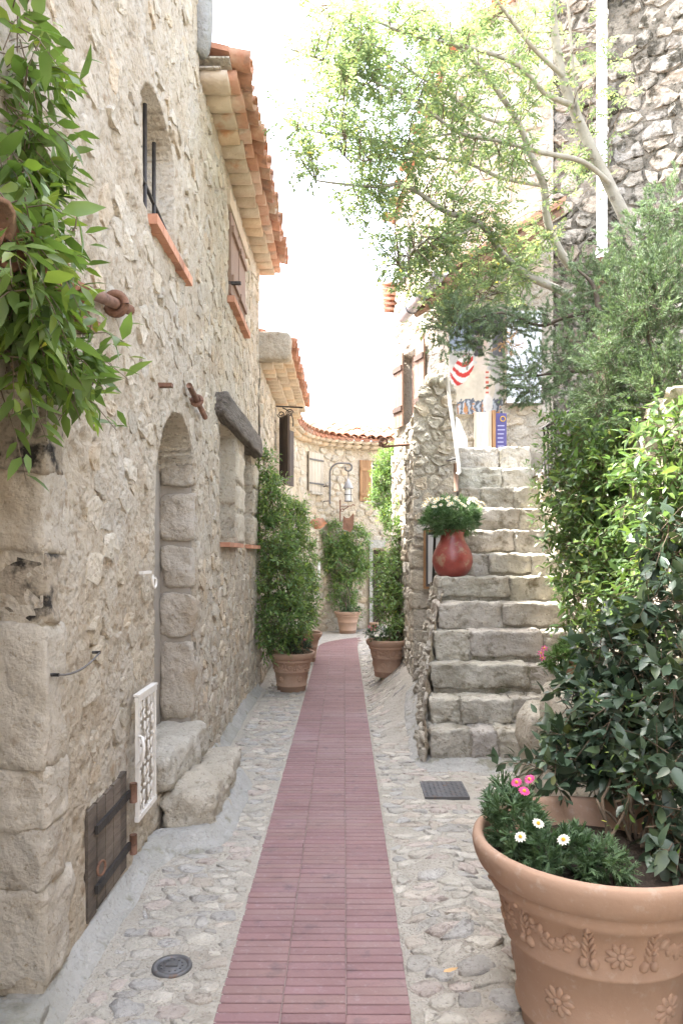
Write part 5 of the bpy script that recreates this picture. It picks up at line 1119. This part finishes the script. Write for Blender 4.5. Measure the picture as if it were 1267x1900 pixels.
for _ in range(610):
    a = crown[rng.choice(len(crown), p=cw)]; q = rng.normal(size=2) * .55; q = np.clip(q, -1.15, 1.15)
    d = 5.15 + 1.3 * np.clip((a[0] - 540) / 520, 0, 1) + rng.normal(0, .28); tip = P(a[0] + q[0] * a[2], a[1] + q[1] * a[3], d)
    j = np.argmin(((LPt - tip) ** 2).sum(1) + (LPt[:, 0] < tip[0] - .15) * .4); s = LPt[j]; v = tip - s; Lv = np.linalg.norm(v)
    if Lv > 1.1: s = tip - v / Lv * 1.1; v = tip - s; Lv = 1.1
    mid = s + v * .5 + np.array((0, 0, .08 * Lv)) + rng.normal(size=3) * .03
    pl_ = [s, mid, tip]; pl_ = smooth_line(pl_, 4); tb_.tube(pl_, list(np.linspace(.0055, .0015, len(pl_))), 4, caps=False)
    for f in np.linspace(.35, 1, 6):                     # feathery leaves: a stalk with paired leaflets
        k = f * (len(pl_) - 1); b = pl_[min(int(k), len(pl_) - 1)]
        st = v / (Lv + 1e-6) * .45 + rng.normal(size=3) * .75; st[2] -= .12; st /= np.linalg.norm(st); Ls = rng.uniform(.10, .17)
        sd = np.cross(st, (0, 0, 1.)); sd /= np.linalg.norm(sd) + 1e-9
        for h in range(4):
            g = b + st * Ls * (.35 + .2 * h) + np.array((0, 0, -.10 * Ls * h * .3))
            for e_ in (-1, 1): lpos.append(g); ldir.append(st * .65 + sd * e_ + rng.normal(size=3) * .12); lup.append(np.array((0, 0, 1.)) + rng.normal(size=3) * .35); lsz.append(rng.uniform(.034, .052))
        lpos.append(b + st * Ls); ldir.append(st); lup.append(np.array((0, 0, 1.))); lsz.append(.05)
tb_.build('twigs', M['twig'], ash, smooth=True, kind='stuff')
tm2 = leaf_tmpl(.42, .08, .12, False); V, Fc = place(tm2, np.array(lpos), np.array(ldir), np.array(lup), np.array(lsz))
mk('crown', V.reshape(-1, 3), Fc, L_ash, ash, tint=np.repeat(tints(len(lpos), .75, 1.25, .2), 4, 0), kind='stuff')

# juniper boughs and rosemary on the terrace edge
def needles(parent, tw, per, nl, nw, mat, name, lo=.7, hi=1.3, cone=.8, twr=.0018):
    pos = []; d_ = []; sz = []
    for p, d, L in tw:
        f = rng.uniform(.05, 1, per); q = rng.normal(size=(per, 3)); q -= (q @ d)[:, None] * d; q /= np.linalg.norm(q, axis=1, keepdims=True)
        pos.append(p + d * (L * f)[:, None]); d_.append(d * .7 + q * cone * (1.1 - .6 * f)[:, None]); sz.append(nl * rng.uniform(.7, 1.25, per))
    pos = np.vstack(pos); d_ = np.vstack(d_); sz = np.concatenate(sz); tm = leaf_tmpl(nw, .1, .1, False); up = rng.normal(size=pos.shape)
    V, Fc = place(tm, pos, d_, up, sz); base = np.repeat(rng.uniform(lo, hi, len(tw)), per)
    mk(name, V.reshape(-1, 3), Fc, mat, parent, tint=np.repeat(base[:, None] * np.ones(3) * rng.uniform(.85, 1.15, (len(pos), 1)), 4, 0), kind='stuff')
    m = MB()
    for p, d, L in tw: m.tube([p - d * L * .3, p + d * L], [twr, twr * .4], 4, caps=False)
    m.build('twigs', M['darkbark'], parent, smooth=True, kind='stuff')
jun = thing('juniper', 'feathery green juniper with boughs reaching out over the stair', 'shrub', (2.2, 5.6, 2.3))
bl = [blob_px(848, 605, 5.6, 50, 50, .2), blob_px(880, 640, 5.6, 25, 30, .12), blob_px(945, 600, 5.5, 45, 32, .18), blob_px(1000, 695, 5.2, 88, 50, .22), blob_px(1080, 650, 5.2, 55, 45, .22), blob_px(1000, 730, 5.2, 45, 25, .15),
      blob_px(1100, 520, 5.4, 70, 45, .25), blob_px(1190, 460, 5.2, 80, 60, .25), blob_px(1240, 400, 5.0, 50, 55, .25), blob_px(1170, 560, 5.2, 80, 60, .25), blob_px(1050, 590, 5.4, 60, 25, .2), blob_px(960, 575, 5.6, 30, 20, .1)]
needles(jun, twigs_in(bl, 1250, .12, .8, .15, .5, .05), 60, .026, .19, L_jun, 'sprays', .9, 1.5, cone=.75)
for k, pts in enumerate((((1240, 700), (1180, 600), (1110, 578), (1050, 588), (1000, 604), (930, 580), (870, 600)), ((1180, 600), (1110, 680), (1040, 690), (980, 700)), ((1240, 700), (1230, 560), (1200, 470)), ((1110, 578), (1100, 530), (1070, 500)))):
    ln = smooth_line(pxline(pts, 5.2, 5.55 if k == 0 else 5.2)); m = MB(); m.tube(ln, list(np.linspace(.024, .006, len(ln))), 7); m.build('branch', M['darkbark'], jun, smooth=True)
dd = [blob_px(942, 640, 5.45, 17, 20, .07)]; needles(jun, twigs_in(dd, 26, .07, .8, -.2, .5, .1), 26, .02, .16, M['dead'], 'dead_spray', .85, 1.2)
ros = thing('rosemary', 'dense upright rosemary bush hanging over the terrace edge on the right', 'shrub', (1.9, 4.2, 2.3))
bl = [blob_px(1200, 600, 4.3, 75, 80, .28), blob_px(1240, 720, 4.1, 60, 80, .28), blob_px(1150, 690, 4.5, 50, 60, .22), blob_px(1120, 750, 4.6, 40, 30, .2), blob_px(1230, 520, 4.3, 50, 50, .25)]
needles(ros, twigs_in(bl, 760, .19, .5, .45, .45, .08), 60, .028, .20, L_ros, 'sprigs', cone=.85)
wire(ros, [(1.95, 4.3, 2.2), P(1220, 700, 4.3), P(1200, 600, 4.3)], .014, M['darkbark']); wire(ros, [(1.95, 4.3, 2.2), P(1180, 690, 4.4), P(1140, 690, 4.5)], .012, M['darkbark'])
# bright jasmine hedge covering the retaining wall
hg = thing('jasmine_hedge', 'bright green jasmine sheet covering the wall right of the stairs', 'hedge', (1.8, 4.9, 0))
bl = [blob_px(1060, 800, 5.7, 45, 45, .22), blob_px(1120, 810, 5.1, 60, 60, .25), blob_px(1200, 800, 4.5, 70, 55, .25), blob_px(1050, 890, 5.6, 38, 60, .2), blob_px(1110, 920, 5.0, 70, 80, .24), blob_px(1210, 920, 4.3, 75, 90, .25),
      blob_px(1075, 1010, 5.2, 50, 60, .2), blob_px(1150, 1040, 4.6, 70, 70, .24), blob_px(1235, 1060, 4.0, 60, 90, .24), blob_px(1085, 1090, 5.0, 30, 35, .16), blob_px(1130, 1150, 4.5, 45, 50, .2), blob_px(1140, 880, 4.8, 60, 60, .24), blob_px(1245, 800, 3.5, 60, 60, .2), blob_px(1240, 900, 3.4, 60, 70, .2), blob_px(1250, 1000, 3.3, 50, 60, .18), blob_px(1058, 1050, 5.4, 28, 45, .16), blob_px(1075, 1140, 5.0, 32, 30, .16), blob_px(1040, 960, 5.7, 25, 45, .16)]
foliage(hg, twigs_in(bl, 1650, .14, .55, .15, .5, .12), 7, .068, L_jas, leaf_tmpl(.36, .12, .18), 300, .3, young=.3, lo=.7, hi=1.35, keep=lambda q: q[:, 0] < 1.46 + .52 * sstep(2.0, 6.0, q[:, 1]) + .3)
for k in range(5): wire(hg, [(1.75, 4.4 + .25 * k, .2), (1.66 + .04 * k, 4.4 + .25 * k, 1.0), P(1090 + 25 * k, 950, 5.2 - .2 * k)], .009, M['darkbark'])
# dark glossy shrub in the big pot
sh_ = thing('glossy_shrub', 'dark glossy-leaved shrub growing from the huge terracotta pot', 'shrub', (.95, 2.55, .55))
bl = [blob_px(1215, 1130, 2.95, 55, 60, .16), blob_px(1150, 1230, 2.95, 55, 55, .16), blob_px(1230, 1260, 2.7, 55, 70, .17), blob_px(1085, 1310, 2.95, 60, 45, .15), blob_px(1170, 1340, 2.75, 70, 60, .18), blob_px(1060, 1385, 2.9, 60, 35, .13),
      blob_px(1130, 1420, 2.8, 60, 50, .15), blob_px(1230, 1430, 2.5, 60, 60, .16), blob_px(1010, 1425, 2.85, 45, 25, .1), blob_px(1245, 1540, 2.35, 40, 50, .12), blob_px(1240, 1000, 3.1, 40, 50, .12)]
tw = twigs_in(bl, 430, .12, .6, .12, .5, .12)
foliage(sh_, tw, 6, .074, L_dark, leaf_tmpl(.44, .12, .16), 300, .25, young=.08, lo=.7, hi=1.4)
pos_, d__, up_, sz_ = leaves_on(twigs_in([(c, r * 1.12) for c, r in bl], 60, .10, .8, .35, .4, .8), 5, .03, .1); V, Fc = place(leaf_tmpl(.38, .12, .1), pos_, d__, up_, sz_); mk('young_leaves', V.reshape(-1, 3), Fc, L_bright, sh_, tint=np.repeat(tints(len(pos_), .9, 1.3), 8, 0), kind='stuff')
for k in range(11):
    a = rng.uniform(0, 2 * pi); b0 = np.array((.95 + .08 * math.cos(a), 2.52 + .06 * math.sin(a), .54)); c, r = bl[rng.integers(len(bl))]
    wire(sh_, [b0, b0 + np.array((rng.uniform(-.12, .12), rng.uniform(-.08, .1), .14)), (b0 + c) / 2 + rng.normal(size=3) * .05, c], .0065, M['twig'])
# daisies in the big pot: rosettes of cut leaves, a few flowers
def daisy_flower(parent, p, up, Rr, mat, npet=14):
    up = np.array(up, float); up /= np.linalg.norm(up); a = np.cross(up, (0, 1, .3)); a /= np.linalg.norm(a); b = np.cross(up, a); m = MB()
    for k in range(npet):
        q = 2 * pi * k / npet; d = math.cos(q) * a + math.sin(q) * b; s = np.cross(up, d); w = Rr * .2
        m.add([p + d * Rr * .2, p + d * Rr * .7 - s * w + up * .003, p + d * Rr * rng.uniform(.92, 1.05), p + d * Rr * .7 + s * w + up * .003], [(0, 1, 2), (0, 2, 3)])
    f = m.build('flower', mat, parent, origin=p); m = MB(); m.lathe([(0, .006), (Rr * .2, .004), (Rr * .27, -.002)], (0, 0, 0), 8)
    m.V = [tuple(p + a * v[0] + b * v[1] + up * (v[2] + .003)) for v in m.V]; m.build('eye', M['daisy_eye'], f, smooth=True); return f
def cut_leaves(parent, blobs, n, L, mat, per=9, shell=.6, upb=.6, w=.14, name='leaves', lobes=True, ts=1.):
    tw = twigs_in(blobs, n, L, .7, upb, .35, shell); pos = []; d_ = []; sz = []
    for p, d, l in tw:
        for k in range(per):
            q = rng.normal(size=3); dd = d + q * .55; dd /= np.linalg.norm(dd); pos.append(p); d_.append(dd); sz.append(l * rng.uniform(.7, 1.1))
            if lobes:
                for e in (.45, .65):
                    for s_ in (-1, 1):
                        sd = np.cross(dd, (0, 0, 1.)); pos.append(p + dd * l * e); d_.append(dd + sd * s_ * .9); sz.append(l * .35)
    pos = np.array(pos); d_ = np.array(d_); sz = np.array(sz); V, Fc = place(leaf_tmpl(w, .15, .15, False), pos, d_, np.tile((0, 0, 1.), (len(pos), 1)) + rng.normal(size=pos.shape) * .3, sz)
    g = 1 + (4 if lobes else 0); t_ = np.repeat(rng.uniform(.7, 1.35, (len(tw), 1)) * np.ones(3) * ts, per * g, 0) * rng.uniform(.85, 1.15, (len(pos), 1))
    mk(name, V.reshape(-1, 3), Fc, mat, parent, tint=np.repeat(t_, 4, 0), kind='stuff')
da = thing('daisy_plant', 'low feathery daisy plant with pink and white flowers in the huge pot', 'plant', (.7, 2.25, .55))
bl = [blob_px(945, 1520, 2.42, 48, 45, .11), blob_px(985, 1570, 2.30, 55, 40, .12), blob_px(1050, 1590, 2.25, 75, 38, .10), blob_px(1120, 1600, 2.2, 40, 28, .08), blob_px(930, 1480, 2.55, 30, 28, .08)]
cut_leaves(da, bl, 330, .05, L_daisy, 6, .5, .5, .2)
for px, py, d, w_ in ((972, 1468, 2.36, 'daisy_pink'), (958, 1452, 2.42, 'daisy_pink'), (982, 1446, 2.45, 'daisy_pink')): daisy_flower(da, P(px, py, d), (rng.uniform(-.5, .3), -.4, .7), .020, M[w_])
for px, py, d in ((998, 1528, 2.22), (965, 1553, 2.20), (1045, 1558, 2.10)): daisy_flower(da, P(px, py, d), (rng.uniform(-.5, .3), -.4, .7), .020, M['daisy_white'], 12)
for px, py, d in ((972, 1468, 2.36), (958, 1452, 2.42), (982, 1446, 2.45)): wire(da, [P(px, py, d), P(px, py + 40, d)], .0018, L_daisy, 'flower_stalk', 4)
# daisies in the vase
dv = thing('daisy_plant', 'round feathery mound of small white daisies filling the red vase', 'plant', vp + (0, 0, .40))
bl = [(vp + (0, -.02, .56), np.array((.235, .22, .15))), (vp + (-.10, -.02, .50), np.array((.16, .16, .11))), (vp + (.09, -.02, .50), np.array((.15, .16, .11)))]
cut_leaves(dv, bl, 520, .07, L_daisy, 7, .4, .35, .12, ts=1.5)
for k in range(80):
    a = rng.uniform(-1, 1); b = rng.uniform(0, 2 * pi); v = np.array((math.cos(b) * .9, -abs(math.sin(b)) if rng.random() < .8 else abs(math.sin(b)), rng.uniform(.25, 1.0))); v /= np.linalg.norm(v)
    daisy_flower(dv, bl[0][0] + v * bl[0][1] * rng.uniform(1.22, 1.38) + (0, 0, .01), v * .5 + (0, -.35, .6), .019, M['daisy_white'], 8)
# climbers in the pots down the lane
def climber(label, base, blobs, n, lsize, mat, name='potted_jasmine', per=7, stems=4):
    t_ = thing(name, label, 'climber', base); foliage(t_, twigs_in(blobs, n, .15, .6, .2, .5, .3), per, lsize, mat, leaf_tmpl(.36, .12, .15, False), 0, .25, young=.35, lo=1.0, hi=1.65)
    for k in range(stems):
        c, r = blobs[k % len(blobs)]; wire(t_, [np.array(base) + (rng.uniform(-.06, .06), rng.uniform(-.05, .05), 0), (np.array(base) + c) / 2 + rng.normal(size=3) * .05, c], .009, M['darkbark'])
    return t_
b_ = (p2[0], p2[1], .40)
climber('tall jasmine column rising from the first left pot', b_, [blob_px(505, 930, 8.35, 20, 50, .16), blob_px(510, 1000, 8.35, 32, 50, .18), blob_px(522, 1080, 8.3, 40, 55, .2), blob_px(525, 1150, 8.25, 42, 45, .2), blob_px(510, 1185, 8.2, 28, 20, .15), blob_px(492, 870, 8.4, 12, 30, .08)], 1050, .066, L_jas)
b_ = (p3[0], p3[1], .38)
climber('slimmer jasmine column behind the tall one on the left wall', b_, [blob_px(548, 970, 10.4, 24, 40, .2), blob_px(556, 1040, 10.4, 27, 50, .2), blob_px(562, 1100, 10.3, 24, 40, .2), blob_px(570, 1145, 10.2, 16, 18, .15)], 700, .07, L_jas)
b_ = (p5[0], p5[1], .40)
climber('heart-shaped jasmine trained on the far wall above its pot', b_, [blob_px(618, 1000, 14.7, 24, 30, .14), blob_px(662, 1005, 14.7, 24, 30, .14), blob_px(640, 1045, 14.7, 40, 35, .16), blob_px(636, 1095, 14.65, 22, 30, .14), blob_px(648, 1130, 14.55, 14, 18, .1), blob_px(606, 1035, 14.7, 14, 25, .1), blob_px(672, 1060, 14.7, 14, 18, .1)], 850, .08, L_jas)
b_ = (p4[0] + .08, p4[1] + .05, p4[2] + .38)
climber('sunlit ivy climbing the pier wall above the right pot', b_, [blob_px(748, 1140, 8.6, 20, 40, .14), blob_px(738, 1080, 8.9, 22, 45, .16), blob_px(748, 1010, 9.1, 18, 45, .16), blob_px(755, 950, 9.2, 12, 30, .12), blob_px(722, 1060, 9.6, 18, 35, .16), blob_px(715, 1110, 9.6, 16, 35, .14), blob_px(745, 1175, 8.5, 18, 20, .1)], 1000, .06, L_jas, 'climbing_ivy')
climber('shaggy green creeper hanging between the far window and the pier', tuple(P(720, 960, 13.2)), [blob_px(722, 860, 13.2, 20, 26, .2), blob_px(715, 890, 13.2, 20, 18, .2), blob_px(712, 925, 13.2, 22, 18, .2), blob_px(725, 955, 13.0, 18, 22, .2), blob_px(735, 850, 13.0, 10, 20, .15)], 800, .066, L_jas, 'creeper')
# small bedding plants at the feet of the climbers
sm = thing('daisy_plant', 'small pink-flowered plant spilling over the right pot', 'plant', (p4[0] - .1, p4[1] - .1, p4[2] + .4)); bl = [blob_px(700, 1176, 8.35, 22, 14, .1)]; cut_leaves(sm, bl, 90, .05, L_daisy, 6, .4, .4, .2)
for k in range(7): daisy_flower(sm, P(690 + rng.uniform(-8, 18), 1166 + rng.uniform(-6, 6), 8.27), (-.2, -.6, .7), .014, M['daisy_pink'], 7)
sm = thing('bedding_plant', 'dark bushy plant at the foot of the tall left jasmine', 'plant', (p2[0] + .1, p2[1] - .1, .42)); bl = [blob_px(553, 1198, 8.2, 24, 12, .1)]; cut_leaves(sm, bl, 80, .05, L_dark, 6, .4, .4, .25)
for k in range(5): daisy_flower(sm, P(562 + rng.uniform(-6, 12), 1188 + rng.uniform(-6, 6), 8.12), (-.2, -.6, .7), .012, M['daisy_pink'], 7)
sm = thing('bedding_plant', 'low green plant in the pot at the bend', 'plant', (p5[0], p5[1] - .1, .42)); cut_leaves(sm, [blob_px(650, 1133, 14.3, 22, 7, .1)], 60, .06, L_daisy, 6, .4, .4, .22)
sm = thing('bedding_plant', 'sprawling green plant with a pink bloom in the small wedged pot', 'plant', (p7[0], p7[1], p7[2] + .16)); cut_leaves(sm, [blob_px(1075, 1212, 4.3, 38, 24, .1), blob_px(1030, 1225, 4.35, 22, 14, .06)], 130, .06, L_jas, 6, .4, .3, .22)
for px, py in ((1003, 1212), (1009, 1203), (1006, 1221)): daisy_flower(sm, P(px, py, 4.3), (-.2, -.7, .6), .022, M['daisy_pink'], 6)
wire(sm, [P(1060, 1235, 4.3), P(1030, 1222, 4.3), P(1006, 1214, 4.3)], .003, M['twig'])
# weeds along the wall foot and steps
gs = thing('grass_tuft', 'straggly dry grass tuft at the right end of the upper steps', 'grass', (1.95, 7.2, 2.2)); cut_leaves(gs, [(np.array((1.92, 7.25, 2.25)), np.array((.08, .1, .05))), (np.array((1.90, 7.45, 2.45)), np.array((.06, .08, .05)))], 14, .10, L_ros, 5, .3, .5, .05, 'blades', False)
